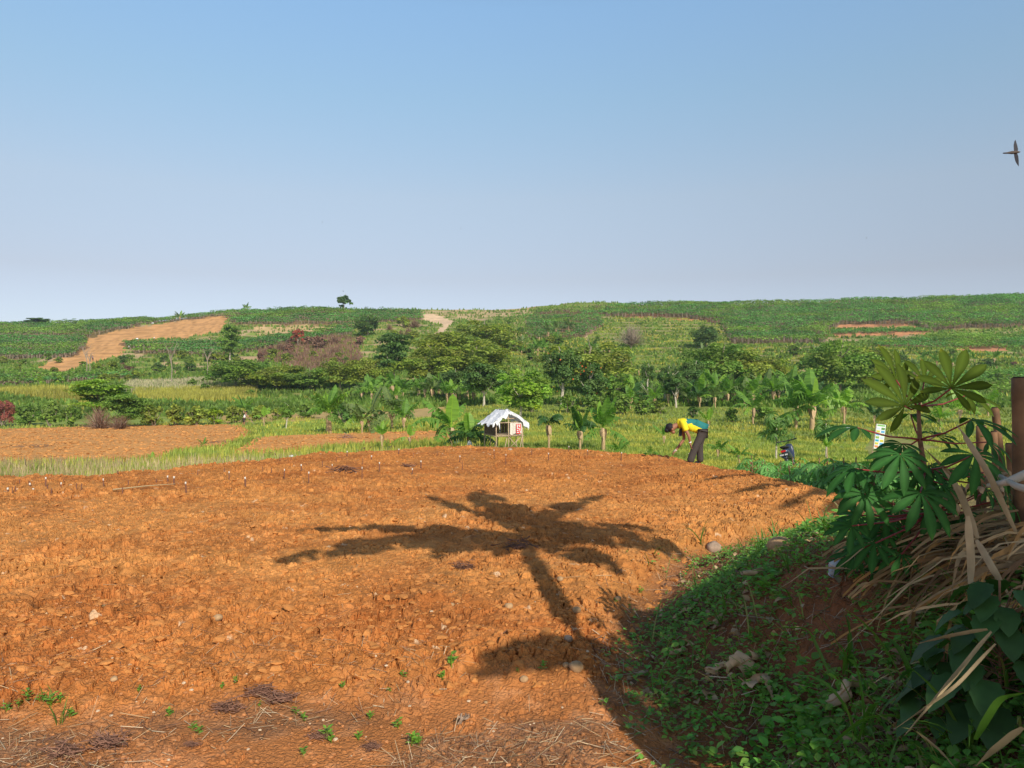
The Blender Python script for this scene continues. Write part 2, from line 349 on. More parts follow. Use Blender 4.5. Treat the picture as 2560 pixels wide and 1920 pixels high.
def cover(u, d):
    uj = u + 16 * (vn(u / 22, d / 3, 3) - .5) + 8 * (vn(u / 7, d, 4) - .5); dj = d * (1 + .02 * (vn(u / 13, d / 2.5, 6) - .5))
    x = (u - CX) / F_PX * d
    n = fbm(x / 6, d / 6, 9, 4); n2 = fbm(x / 22, d / 22, 12, 3)
    c = np.array(GRASS)[None] * (0.7 + .6 * n[:, None])
    t = ss(n2, .45, .6)[:, None] * ss(d, 95, 120)[:, None]
    c = c * (1 - .6 * t) + .6 * t * np.array(DRYG)
    # bare streaks on the hill
    t = (ss(fbm(x / 9, d / 3, 15, 3), .61, .68) * ss(d, 120, 150))[:, None]
    c = c * (1 - t) + t * np.array(PALE) * .85
    def put(k, col, a=1.0, var=.25):
        nonlocal c
        m = inpoly(uj, dj, RG[k]).astype(float)[:, None] * a
        c = c * (1 - m) + m * np.array(col)[None] * (1 - var / 2 + var * fbm(x / 1.7, d / 1.7, 19, 3)[:, None])
    for k in ('scrub',): put(k, (.22, .13, .08))
    put('dry1', PALE, .8); put('sand1', SAND, .75, .6); put('grassm', (.24, .32, .055))
    put('terr', TERR)
    # contour rows on the terraced part: strips of bare earth between rows of crop
    z = terr(x, d); m = inpoly(uj, dj, RG['terr']); st = (ss(np.abs(((z + .3 * (n - .5)) / 1.3) % 1 - .5), .34, .42) * m * ss(n2, .3, .5))[:, None]
    c = c * (1 - st * .75) + st * .75 * np.array(PALE) * .8
    put('field_far', (.56, .27, .085), 1, .07); put('field_mid', (.56, .27, .085), 1, .07)
    put('bare1', (.56, .30, .12), 1, .3)
    m = inpoly(uj, dj, RG['bare1']); st = (ss(np.abs((z / 1.0) % 1 - .5), .3, .45) * m)[:, None]; c = c * (1 - .3 * st)
    for k in ('path', 'track'): put(k, (.62, .44, .27))
    for k in ('red1', 'red2', 'red3', 'red4', 'red5'): put(k, (.50, .23, .11))
    put('yellow', (.42, .36, .07), .8); put('yellow2', (.38, .33, .09), .8); put('pale_grass', (.36, .28, .13), .7)
    put('bank1', (.52, .30, .13), .7); put('bank2', (.54, .33, .15), .7); put('tr2', (.36, .25, .12), .35)
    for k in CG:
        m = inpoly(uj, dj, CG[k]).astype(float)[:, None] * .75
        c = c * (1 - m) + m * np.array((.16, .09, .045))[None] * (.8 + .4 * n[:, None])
    # scorched patches by the lower fields
    for (px, py, w, h) in ((330, 1150, 60, .8), (250, 1152, 50, 1.2), (80, 1115, 70, 2.2), (560, 1105, 70, 1.5)):
        dd = hit(px, py, 24); r = np.hypot((u - px) / w, (d - dd) / h); m = (1 - ss(r + .5 * (n - .5), .6, 1))[:, None] * .6
        c = c * (1 - m) + m * np.array((.13, .08, .06))
    return np.clip(c, 0, 1)
def fan(u, d, z, col, name, mt, smooth=True):
    nu = len(u); nd = len(d); U, D = np.meshgrid(u, d); X = (U - CX) / F_PX * D
    V = np.stack([X.ravel(), D.ravel(), z.ravel()], 1)
    i = (np.arange(nd - 1)[:, None] * nu + np.arange(nu - 1)[None]).ravel()
    b = MB(); b.add(V, np.stack([i, i + 1, i + nu + 1, i + nu], 1), col); return b.build(name, mt, smooth=smooth)
# hills: from beyond the ploughed plot to the skyline and down its far side
d = np.concatenate([24 * 1.0055 ** np.arange(0, int(math.log(330 / 24) / math.log(1.0055))), np.array([335, 345, 360, 390, 430, 520, 700, 900])])
u = np.concatenate([np.arange(-1400, -100, 14.), np.arange(-100, 2660, 3.2), np.arange(2660, 4000, 14.)])
U, D = np.meshgrid(u, d); X = (U - CX) / F_PX * D
Z = terr(X.ravel(), D.ravel()) + .12 * (fbm(X.ravel() / .8, D.ravel() / .8, 51, 2) - .5) - .12 * (D.ravel() < 26.5)
hills = fan(u, d, Z, cover(U.ravel(), D.ravel()), 'hills', M['hill']); tag(hills, kind='structure')
# ---------------------------------------------------------------- ploughed plot, footpath and bank near the photographer
d = 1.05 * 1.0036 ** np.arange(0, int(math.log(27 / 1.05) / math.log(1.0036)))
u = np.concatenate([np.arange(-900, -60, 8.), np.arange(-60, 2620, 1.9), np.arange(2620, 3500, 8.)])
U, D = np.meshgrid(u, d); X = ((U - CX) / F_PX * D).ravel(); Y = D.ravel(); U = U.ravel()
S = X - np.interp(Y, XBY, XBX)
edge = 4.4 + .15 * X + .25 * (vn(X * 1.3, X * 0, 8) - .5)
till = ss(Y - edge, -.1, .35) * (1 - ss(S, -.35, .05)) * (1 - ss(Y - yb(U), -.4, .4))
bank = ss(S, -.1, .5) * (1 - ss(Y - yb(U), -.3, .5))
Z = terr(X, Y)
wx = X + .06 * (vn(X * 6, Y * 6, 61) - .5); wy = Y + .06 * (vn(X * 6, Y * 6, 62) - .5)
def lump(s, seed, sharp=.16):
    f1, f2, c = voro(wx / s, wy / s, seed); e = ss(f2 - f1, 0, sharp * 2.2); return e * (.25 + c ** 2.2) * (1 - .2 * f1 ** 2), c
b1, c1 = lump(.24, 71); b2, c2 = lump(.105, 81); b3, c3 = lump(.05, 91, .2); b4, c4 = lump(.026, 96, .25)
q1, q2, q3 = voro(wx / .15 + .5, wy / .19, 171); gr = (1 - ss(q2 - q1, .0, .10)) * ss(vn(wx / .21, wy / .21, 173), .45, .8); q1, q2, q3 = voro(wx / .062 + .5, wy / .075, 181); gr2 = (1 - ss(q2 - q1, .0, .14)) * ss(vn(wx / .12, wy / .12, 183), .45, .8)
msk = .35 + 1.0 * ss(fbm(X / 1.1, Y / 1.1, 101, 3), .35, .65)
tz = (.030 * b1 * msk + .026 * b2 * msk + .011 * b3 + .005 * b4 + .05 * (fbm(X / .55, Y / .55, 111, 3) - .5) - .055 * gr - .030 * gr2)
pz = .016 * b3 * (vn(X * 3, Y * 3, 120) > .5) + .005 * b4 + .035 * (fbm(X / .5, Y / .5, 115, 4) - .5)
bz = .015 * b2 + .012 * b3 + .12 * (fbm(X / .45, Y / .45, 118, 4) - .5)
oth = np.clip(1 - till - bank, 0, 1)
Z = Z + till * tz + bank * bz + oth * pz
del b4, wx, wy
n1 = fbm(X / .9, Y / .9, 131, 4)[:, None]; n3 = fbm(X / .12, Y / .12, 133, 3)[:, None]; n4 = fbm(X / 4, Y / 4, 135, 2)[:, None]
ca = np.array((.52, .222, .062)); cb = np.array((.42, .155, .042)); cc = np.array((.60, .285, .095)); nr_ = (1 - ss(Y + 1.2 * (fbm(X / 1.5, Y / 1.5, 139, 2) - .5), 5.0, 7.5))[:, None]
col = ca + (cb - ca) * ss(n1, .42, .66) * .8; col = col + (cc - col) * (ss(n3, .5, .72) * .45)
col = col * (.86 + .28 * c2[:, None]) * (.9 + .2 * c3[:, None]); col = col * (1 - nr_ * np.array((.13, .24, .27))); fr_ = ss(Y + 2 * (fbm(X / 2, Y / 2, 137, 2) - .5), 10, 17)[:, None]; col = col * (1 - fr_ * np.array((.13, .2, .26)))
pal = ((c3 > .996) * till)[:, None]; col = col * (1 - pal) + pal * np.array((.66, .42, .24))
pp = oth[:, None] * .8; pc = np.array((.45, .175, .058)) * (.85 + .3 * n3) + ss(n3 + .3 * (n1 - .5), .52, .68) * np.array((.08, .055, .035))
col = col * (1 - pp) + pp * pc
lm = (ss(fbm(X * 1.3, Y * 1.6, 301, 3) + .12 * n3[:, 0], .44, .6) * oth)[:, None] * .6; col = col * (1 - lm) + lm * np.array((.21, .115, .062)) * (.6 + .8 * n3)
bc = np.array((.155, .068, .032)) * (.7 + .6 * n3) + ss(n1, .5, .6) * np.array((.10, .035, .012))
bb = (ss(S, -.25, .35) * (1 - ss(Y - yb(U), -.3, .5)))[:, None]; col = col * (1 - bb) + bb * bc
far = ss(Y - yb(U), -.1, .9)[:, None]; col = col * (1 - far) + far * np.array((.22, .17, .07))
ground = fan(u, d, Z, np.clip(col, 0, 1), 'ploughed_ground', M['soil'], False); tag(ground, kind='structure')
Zn = Z.reshape(len(d), len(u)); dn = d; un = u
def gn(x, y):        # height of the finished near ground (with its clods)
    x = np.atleast_1d(np.asarray(x, float)); y = np.atleast_1d(np.asarray(y, float))
    uu = CX + F_PX * x / np.maximum(y, .5)
    j = np.clip(np.interp(uu, un, np.arange(len(un))), 0, len(un) - 1.01); i = np.clip(np.interp(y, dn, np.arange(len(dn))), 0, len(dn) - 1.01)
    i0 = i.astype(int); j0 = j.astype(int); fi = i - i0; fj = j - j0
    z = (Zn[i0, j0] * (1 - fj) + Zn[i0, j0 + 1] * fj) * (1 - fi) + (Zn[i0 + 1, j0] * (1 - fj) + Zn[i0 + 1, j0 + 1] * fj) * fi
    return np.where((y > 1.1) & (y < 26.8), z, terr(x, y))
# flat land round and behind the photographer (sunk where the two sheets above cover it)
gx = np.arange(-70, 70.1, .7); gy = np.arange(-60, 27.1, .7); GX, GY = np.meshgrid(gx, gy); gu = CX + F_PX * GX / np.maximum(GY, .01)
gzv = terr(GX.ravel(), GY.ravel()) - .5 * ((GY > 1.5) & (gu > -700) & (gu < 3300)).ravel() - .02
b = MB(); i = (np.arange(len(gy) - 1)[:, None] * len(gx) + np.arange(len(gx) - 1)[None]).ravel()
b.add(np.stack([GX.ravel(), GY.ravel(), gzv], 1), np.stack([i, i + 1, i + len(gx) + 1, i + len(gx)], 1), (.38, .19, .08))
tag(b.build('ground', M['hill'], smooth=True), kind='structure')
# ---------------------------------------------------------------- plant building blocks
LF = np.array([[0, 0, 0], [-.5, .5, .1], [0, 1.0, -.05], [.5, .5, .1]]); LFQ = np.array([[0, 3, 2, 1]])        # small leaf / spray
LG = np.array([[0, 0, 0], [-.26, .25, .05], [-.36, .5, .06], [-.22, .78, .02], [0, 1.05, -.08], [.22, .78, .02], [.36, .5, .06], [.26, .25, .05], [0, .5, 0.0]])
LGQ = np.array([[0, 8, 2, 1], [8, 4, 3, 2], [0, 7, 6, 8], [8, 6, 5, 4]])
def rdir(n, r=None):
    v = (r or rng).normal(size=(n, 3)); return v / np.linalg.norm(v, axis=1)[:, None]
def orient(nrm, r, jit=.6):
    """rotation matrices whose z follows nrm (jittered) with random spin"""
    n = len(nrm); z = nrm + jit * r.normal(size=(n, 3)); z /= np.linalg.norm(z, axis=1)[:, None] + 1e-9
    a = r.normal(size=(n, 3)); x = np.cross(a, z); x /= np.linalg.norm(x, axis=1)[:, None] + 1e-9; y = np.cross(z, x)
    return np.stack([x, y, z], 2)
def lobed(r, nl, flat=1.0, spread=1.0, lr=(.28, .5), n=2600, ls=.07, holes=.0, low=.15):
    """crown inside a unit box (x,y in -.5...5, z 0..1): lobes of leaf sprays, light and dark clumps"""
    b = MB(); k = 0
    cs = []
    while len(cs) < nl:
        p = r.uniform(-1, 1, 3)
        if np.linalg.norm(p) > 1 or p[2] < -1 + 2 * low: continue
        rad = r.uniform(*lr) * (1 - .35 * np.linalg.norm(p))
        cs.append((p * (1 - rad * .8), rad))
    per = n // nl
    for c, rad in cs:
        m = int(per * (rad / lr[1]) ** 2 * 1.6) + 20
        d = rdir(m, r); d[:, 2] = np.where(d[:, 2] < -.4, -d[:, 2], d[:, 2])
        rr = rad * (1 - .45 * r.random(m) ** 2); wob = 1 + .28 * (fbm(d[:, 0] * 3.5 + c[0] * 9 + 7, d[:, 2] * 2.5 + d[:, 1] * 2 + c[2] * 9, 5, 2) - .5) * 2
        P_ = c + d * (rr * wob)[:, None]
        pos = np.stack([P_[:, 0] * .5 * spread, P_[:, 1] * .5 * spread, (P_[:, 2] * flat + 1) * .5], 1)
        bright = r.uniform(.72, 1.25) * (1 + .22 * r.normal(size=m)).clip(.5, 1.6)
        tint = np.stack([bright * r.uniform(.9, 1.15), bright, bright * r.uniform(.8, 1.1)], 1)
        b.scat(LF, LFQ, pos, orient(d + np.array([0, 0, .35]), r, .55), r.uniform(.6, 1.4, m) * ls, tint)
    return b
CROWN = {}
def crownmesh(kind, v, mk):
    key = (kind, v, mk)
    if key in CROWN: return CROWN[key]
    r = np.random.default_rng(abs(hash((kind, v))) % 2 ** 31 if False else sum(map(ord, kind)) * 31 + v)
    if kind == 'dome': b = lobed(r, 40, n=13000, ls=.032, lr=(.24, .42), low=.1)
    elif kind == 'round': b = lobed(r, 30, n=9000, ls=.04, lr=(.26, .42), low=.05)
    elif kind == 'broad': b = lobed(r, 34, n=9000, ls=.046, lr=(.2, .42), low=.02)
    elif kind == 'loose': b = lobed(r, 26, n=4200, ls=.055, lr=(.14, .3), low=.0)
    elif kind == 'shrub': b = lobed(r, 16, n=1500, ls=.10, lr=(.26, .5), low=.1)
    elif kind == 'lone': b = lobed(r, 13, n=1700, ls=.085, lr=(.2, .33), low=.0)
    elif kind == 'flat':
        b = MB()
        for k in range(26):
            z = r.uniform(.12, .97); w = .5 * (1.05 - .5 * (1 - z)) * r.uniform(.3, 1); a = r.uniform(0, 6.28); rad = r.uniform(.12, .24)
            m = 420; q = r.normal(size=(m, 2)) * rad * .5
            pos = np.stack([math.cos(a) * w * .8 + q[:, 0], math.sin(a) * w * .8 + q[:, 1], z + .022 * r.normal(size=m) - .35 * (q ** 2).sum(1)], 1)
            br = r.uniform(.8, 1.25) * (1 + .2 * r.normal(size=m)).clip(.5, 1.5)
            b.scat(LF, LFQ, pos, orient(np.tile([0, -.35, .9], (m, 1)), r, .75), r.uniform(.6, 1.3, m) * .055, br)
    elif kind == 'layer':
        b = MB()
        for k in range(16):
            z = .2 + .78 * k / 15 + r.uniform(-.02, .02); w = .5 * (1.0 - .55 * abs(z - .35)) * r.uniform(.55, 1.0); a = k * 2.4 + r.uniform(-.4, .4)
            m = 380; t = r.random(m) ** .7; q = r.normal(size=(m, 2)) * .085 * (1.2 - .3 * t)[:, None]
            pos = np.stack([math.cos(a) * w * t + q[:, 0], math.sin(a) * w * t + q[:, 1], z + .06 * t - .05 * t * t + .016 * r.normal(size=m) - .8 * (q ** 2).sum(1)], 1)
            br = r.uniform(.75, 1.25) * (1 + .2 * r.normal(size=m)).clip(.5, 1.5)
            b.scat(LF, LFQ, pos, orient(np.tile([0, -.3, .9], (m, 1)), r, .75), r.uniform(.6, 1.3, m) * .05, br)
    elif kind == 'twigs':
        b = MB()
        for k in range(260):
            a = r.uniform(0, 6.28); e = r.uniform(.15, 1.5); L = r.uniform(.35, .52)
            p = np.array([0, 0, .05]); pts = [p]
            dr = np.array([math.cos(a) * math.cos(e), math.sin(a) * math.cos(e), math.sin(e) * 1.7])
            for q in range(4): p = p + (dr + .35 * r.normal(size=3)) * L / 4 * 1.15; pts.append(p)
            addtube(b, pts, [.011, .008, .006, .004, .003], 3, r.uniform(.8, 1.2), cap=False)
    me = b.mesh(kind + '_crown', M[mk], smooth=False); CROWN[key] = me; return me
TRUNK = {}
def trunkmesh(v, mk, lean=0.0, limbs=6):
    key = (v, mk, limbs)
    if key in TRUNK: return TRUNK[key]
    r = np.random.default_rng(500 + v); b = MB()
    pts = np.array([[0, 0, -.06], [0, 0, .12], [.02 * r.normal(), .02 * r.normal(), .3], [.04 * r.normal(), .04 * r.normal(), .52], [.05 * r.normal(), .05 * r.normal(), .8], [.06 * r.normal(), .06 * r.normal(), .97]])
    rad = np.array([.05, .036, .03, .024, .014, .005]) * .7; addtube(b, pts, rad, 7)
    for k in range(limbs):
        t = r.uniform(.3, .75); i = t * 5; q = np.array([np.interp(i, range(6), pts[:, c]) for c in range(3)]); a = r.uniform(0, 6.28); L = r.uniform(.12, .24)
        d = np.array([math.cos(a), math.sin(a), r.uniform(.5, 1.1)])
        addtube(b, [q, q + d * L * .35, q + d * L * .7 + [0, 0, .03], q + d * L + [0, 0, .07]], [.014, .010, .007, .003], 5)
    me = b.mesh('trunk', M[mk]); TRUNK[key] = me; return me
def addobj(name, me, parent, loc=(0, 0, 0), sc=(1, 1, 1), rz=0):
    o = bpy.data.objects.new(name, me); C.objects.link(o); o.parent = parent; o.location = loc; o.scale = sc; o.rotation_euler = (0, 0, rz); kid(parent, o); return o
NV = [0]
def tree(name, label, cat, px, py, top, w, kind, mk, group=None, trunk='bark', cb=.25, d=None, tw=None, limbs=6, dmin=27, var=None, depth=1.0):
    """sighted tree: base at (px,py), top row, crown width; cb = bottom of crown as a share of the height"""
    d = d or hit(px, py, dmin); loc = G(px, d); h = (py - top) / F_PX * d; W = w / F_PX * d; NV[0] += 1
    e = empty(name, loc, 0, label, cat, group); v = (NV[0] % 3) if var is None else var
    rz = NV[0] * 2.39
    addobj('trunk', trunkmesh(NV[0] % 3, trunk, limbs=limbs), e, sc=(tw or h, tw or h, h), rz=rz)
    addobj('crown', crownmesh(kind, v, mk), e, (0, 0, h * cb), (W, W * depth, h * (1 - cb)), rz if depth == 1 else 0)
    return e
def shrub(label, px, py, top, w, mk, kind='shrub', name='shrub', group=None, d=None, dmin=27):
    d = d or hit(px, py, dmin); loc = G(px, d, -.1); h = (py - top) / F_PX * d + .1; W = w / F_PX * d; NV[0] += 1
    e = empty(name, loc, 0, label, 'shrub', group)
    addobj('foliage', crownmesh(kind, NV[0] % 3, mk), e, sc=(W, W * .8, h), rz=NV[0] * 1.7)
    b = 'stems'
    if b not in TRUNK:
        r = np.random.default_rng(3); q = MB()
        for k in range(7): a = k * .9; addtube(q, [[0, 0, -.03], [.12 * math.cos(a), .12 * math.sin(a), .3], [.26 * math.cos(a), .26 * math.sin(a), .7]], [.018, .012, .004], 4)
        TRUNK[b] = q.mesh('stems', M['bark'])
    addobj('stems', TRUNK[b], e, sc=(W, W, h)); return e
# ---------------------------------------------------------------- banana plants
def bleaf(r, L, W, el, droop, tatter=.5, fold=.35, pet=.18):
    n = 13; t = np.linspace(0, 1, n); ang = el - droop * t ** 1.5; ds = L / (n - 1)
    x = np.concatenate([[0], np.cumsum(np.cos(ang[:-1]) * ds)]); z = np.concatenate([[0], np.cumsum(np.sin(ang[:-1]) * ds)])
    w = W * np.sin(np.pi * np.clip((t - pet) / (1 - pet), 0, 1) ** .75) ** .55 * .5; w[t <= pet] = 0
    b = MB(); N = np.stack([-np.sin(ang), np.zeros(n), np.cos(ang)], 1); Cn = np.stack([x, np.zeros(n), z], 1)
    for sgn in (-1, 1):
        for i in range(n - 1):
            if w[i] + w[i + 1] < .01: continue
            subs = 2
            for k in range(subs):
                t0 = i + k / subs; t1 = i + (k + 1) / subs
                a = np.array([np.interp(t0, range(n), Cn[:, c]) for c in range(3)]); bb = np.array([np.interp(t1, range(n), Cn[:, c]) for c in range(3)])
                wa = np.interp(t0, range(n), w); wb = np.interp(t1, range(n), w)
                torn = r.random() < tatter; dr = fold + (r.uniform(0, 1.0) if torn else r.uniform(-.05, .05)); sh = r.uniform(.1, .3) if torn else 0.
                nn = N[i]; off = np.array([0, sgn * math.cos(dr), 0]) - nn * math.sin(dr) * 1.0
                if dr > .9: off = off + np.array([0, 0, -.3])
                va = a + (bb - a) * sh + off * wa; vb = bb - (bb - a) * sh + off * wb
                f = [0, 1, 2, 3] if sgn > 0 else [3, 2, 1, 0]
                b.add([a, bb, vb, va], [f], r.uniform(.8, 1.2))
    rr = np.interp(t, [0, pet, 1], [.028, .018, .004]) * (L / 1.8)
    addtube(b, Cn, rr, 4, (1.7, 1.5, 1.1), cap=False)
    return b
BL = {}
def blmesh(k, mk):
    key = (k, mk)
    if key not in BL:
        r = np.random.default_rng(900 + k)
        el, dr = [(1.35, .5), (1.15, 1.0), (.9, 1.5), (.6, 1.6), (.25, 1.5), (1.0, .7), (-.2, 1.0), (1.5, .15), (1.3, 2.9), (.9, 2.5)][k % 10]
        BL[key] = bleaf(r, 1.0, .36 + .06 * (k % 3), el, dr, tatter=[.1, .3, .5, .6, .7, .35, .9, .0, .8, .7][k % 10]).mesh('leaf', M[mk])
    return BL[key]
M['banana_dark'] = mat('banana_leaf_dark', (.045, .11, .022), .45, trans=.3, tcol=TG, spec=.4)
M['banana_lime'] = mat('banana_leaf_young', (.20, .34, .04), .45, trans=.35, tcol=TG, spec=.4)
M['banana_dusty'] = mat('banana_leaf_dusty', (.14, .20, .06), .55, trans=.3, tcol=TG, spec=.3)
STM = {}
def stemmesh(mk='stem'):
    if mk not in STM:
        r = np.random.default_rng(4); b = MB(); t = np.linspace(0, 1, 9)
        addtube(b, np.stack([.02 * np.sin(t * 5), .02 * np.cos(t * 4) - .02, t * 1.02 - .06], 1), .5 * (1 - .45 * t) * (1 + .06 * np.sin(t * 40)), 9, .9 + .2 * r.random())
        STM[mk] = b.mesh('stem', M[mk], smooth=True)
    return STM[mk]
DRYM = []
def drymesh():
    if not DRYM:
        r = np.random.default_rng(14)
        for v in range(3):
            b = MB()
            for k in range(7):
                a = r.uniform(0, 6.28); L = r.uniform(.35, .8); w = r.uniform(.05, .12); c, s = math.cos(a), math.sin(a)
                pts = [(.10 * c, .10 * s, 0), (.2 * c, .2 * s, .0), (.22 * c, .22 * s, -.4 * L), (.17 * c, .17 * s, -L)]
                V = []
                for i, p in enumerate(pts):
                    ww = w * [.3, .6, 1, .3][i]; V += [(p[0] - s * ww, p[1] + c * ww, p[2]), (p[0] + s * ww, p[1] - c * ww, p[2] + .02)]
                b.add(V, [[0, 1, 3, 2], [2, 3, 5, 4], [4, 5, 7, 6]], r.uniform(.7, 1.25))
            DRYM.append(b.mesh('dry_leaves', M['dry']))
    return DRYM
def banana(label, px, py, hpx, n=8, mk='banana', stem='stem', group='banana plants', seed=0, d=None, dmin=27, stemf=.42, spread=1.0, dry=True, name='banana_plant', fat=1.0, steep=None, xyz=None, H=None):
    if xyz is None:
        d = d or hit(px, py, dmin); xyz = G(px, d, -.03); H = hpx / F_PX * d
    r = np.random.default_rng(seed * 7 + int(px if px else 3)); e = empty(name, xyz, 0, label, 'banana plant', group); sh = H * stemf
    addobj('stem', stemmesh(stem), e, sc=(.17 * fat * max(.35, H / 3.2) * 1.15, .17 * fat * max(.35, H / 3.2) * 1.15, sh))
    a0 = r.uniform(0, 6.28)
    for k in range(n):
        kk = ([0, 1, 5, 2, 3, 1, 2, 4, 6, 7] if steep is None else steep)[k % (10 if steep is None else len(steep))]
        L = H * .68 * spread * r.uniform(.8, 1.1); a = a0 + k * 2.4 + r.uniform(-.3, .3)
        m = mk if r.random() > .12 else ('banana_lime' if mk != 'banana_lime' else 'banana')
        if kk == 7: m = 'banana_lime'; L *= .8
        addobj('leaf', blmesh(kk, m), e, (0, 0, sh * r.uniform(.88, 1.0)), (L, L * r.uniform(.8, 1.15), L), a)
    if dry: addobj('dry_leaves', drymesh()[int(r.integers(3))], e, (0, 0, sh * .95), (H * .3, H * .3, sh * .8), r.uniform(0, 6))
    return e
# ---------------------------------------------------------------- the trees of the valley and the slope
T_ = tree
BG = 'olive thickets of bamboo at the foot of the hill'
for a in [
 ('tall olive bamboo thicket just below the pale dirt path', 1215, 892, 800, 150, 'dome', 'olive'),
 ('broad olive bamboo thicket left of the tallest one, above the layered tree', 1120, 925, 832, 190, 'dome', 'olive'),
 ('lower olive bamboo thicket directly right of the tall layered tree', 1075, 968, 862, 170, 'dome', 'olive'),
 ('olive bamboo thicket behind the orange-flowered trees, mid slope', 1195, 960, 850, 190, 'dome', 'olive'),
 ('dark green thicket at the left end of the tree line, beside thin bare trees', 590, 972, 900, 150, 'dome', 'mid'),
 ('second thicket from the left end of the tree line, below the brown scrub', 690, 975, 912, 150, 'dome', 'olive'),
 ('third thicket from the left end of the tree line', 775, 978, 918, 130, 'dome', 'mid'),
 ('fourth thicket of the tree line, left of the tall layered tree', 850, 976, 902, 130, 'dome', 'olive'),
 ('bright-topped thicket touching the left side of the tall layered tree', 920, 974, 890, 110, 'dome', 'olive'),
 ('big rounded olive thicket above the farm hut, below the bare pink tree', 1470, 985, 848, 210, 'dome', 'olive'),
 ('wide dark bamboo thicket right of centre, left edge by the slim trees', 1795, 985, 856, 180, 'dome', 'mid'),
 ('olive bamboo thicket between the wide dark one and the separate dome', 1885, 985, 866, 170, 'dome', 'olive'),
 ('single domed bamboo clump standing apart at the right of the slope', 2100, 984, 840, 180, 'dome', 'mid'),
 ('paler olive thicket leaning on the right side of the separate dome', 2185, 978, 866, 140, 'dome', 'olive')]:
    T_('bamboo_clump', a[0], 'bamboo', a[1], a[2], a[3] - 4, a[4] * 1.22, a[5], a[6], BG, cb=.0, dmin=60)
T_('broadleaf_tree', 'dense dark evergreen tree alone in the crops below the skyline', 'tree', 920, 842, 786, 78, 'round', 'dark', cb=.05, dmin=90)
T_('broadleaf_tree', 'rounded dark tree with pale crown tips at the lower corner of the big cassava plantation', 'tree', 1765, 875, 808, 84, 'round', 'dark', cb=.05, dmin=90)
T_('broadleaf_tree', 'small lone tree standing against the sky on the hilltop', 'tree', 860, 774, 732, 50, 'lone', 'dark', cb=.03, d=296, limbs=5)
T_('red_leaved_tree', 'slim tree with red leaves above the brown scrub', 'tree', 745, 868, 818, 36, 'loose', 'red', cb=.1, dmin=90)
T_('bare_tree', 'leafless rounded pinkish tree on the terraced green slope', 'tree', 1578, 870, 812, 76, 'twigs', 'bark', cb=.08, dmin=90)
T_('layered_tree', 'tall dark tree with a pale trunk and flat layered branches, centre left', 'tree', 985, 968, 838, 110, 'layer', 'dark', cb=.2, dmin=70, trunk='pale', limbs=9, tw=7)
T_('layered_tree', 'airy green tree with spreading tiers, above the left end of the tree line', 'tree', 575, 908, 815, 66, 'layer', 'mid', cb=.15, dmin=90, trunk='pale', tw=8)
T_('umbrella_tree', 'bright green flat-topped tree in the yellow grass on the left', 'tree', 245, 1050, 932, 126, 'flat', 'bright', cb=.38, d=86, limbs=8)
T_('umbrella_tree', 'darker flat-topped tree beside the bright green one, behind the brown brush', 'tree', 312, 1066, 984, 100, 'flat', 'mid', cb=.15, d=86)
T_('broadleaf_tree', 'small bushy dark tree on two stems by the left green strip', 'tree', 716, 1055, 988, 46, 'broad', 'mid', cb=.3, d=72, trunk='pale')
T_('flat_tree', 'wide low dark tree on the skyline at the far left', 'tree', 96, 808, 788, 72, 'broad', 'dark', cb=.02, d=294)
OF = 'dark trees with orange flowers behind the hut'
for lab, x, by, tp, w, k, mk, cb in [
 ('dark broad-leaved tree with a white trunk left of the hut', 1210, 1016, 905, 130, 'broad', 'dark', .28),
 ('light green bushy tree directly behind the farm hut', 1302, 1046, 918, 165, 'broad', 'bright', .12),
 ('tall dark tree with orange flowers right of the light green tree', 1405, 1018, 862, 110, 'broad', 'dark', .2),
 ('shorter dark tree with orange flowers behind the hut, right of the tall one', 1475, 1020, 905, 110, 'broad', 'dark', .15),
 ('round green tree right of the dark flowering trees', 1540, 1015, 930, 90, 'broad', 'mid', .15),
 ('slim dark tree with a thin pale trunk, first right of the flowering trees', 1620, 1008, 905, 44, 'broad', 'dark', .4),
 ('slim dark tree with a pale trunk, second right of the flowering trees', 1662, 1006, 912, 40, 'broad', 'dark', .35),
 ('slim dark tree with a thick whitish trunk above the stooping farmer', 1690, 1020, 925, 62, 'broad', 'dark', .42),
 ('dark round tree on the far side of the banana row, left of the white-trunked tree', 1135, 1000, 918, 90, 'broad', 'dark', .2),
 ('dark tree between the wide bamboo thicket and the slim trees', 1728, 1000, 898, 90, 'broad', 'dark', .2)]:
    e = T_('broadleaf_tree', lab, 'tree', x, by, tp, w, k, mk, OF if 'flower' in lab and 'tall dark' in lab else None, cb=cb, dmin=52, trunk='pale')
    if 'orange flowers' in lab:
        r = np.random.default_rng(x); q = MB(); n = 11; dd = rdir(n, r); dd[:, 1] = -abs(dd[:, 1]); h = e.children
        W = w / F_PX * e.location.y; H = (by - tp) / F_PX * e.location.y
        q.scat(LF, LFQ, np.stack([dd[:, 0] * W * .46, dd[:, 1] * W * .46, H * (.6 + .36 * dd[:, 2])], 1), orient(dd, r), .2, (1, 1, 1)); M.setdefault('flower', mat('orange_flower', (.60, .10, .02), .6))
        fv = np.concatenate(q.V).reshape(-1, 4, 3)
        for f4 in fv:
            fb = MB(); fb.add(f4, LFQ); kid(e, fb.build('flower', M['flower'], e))
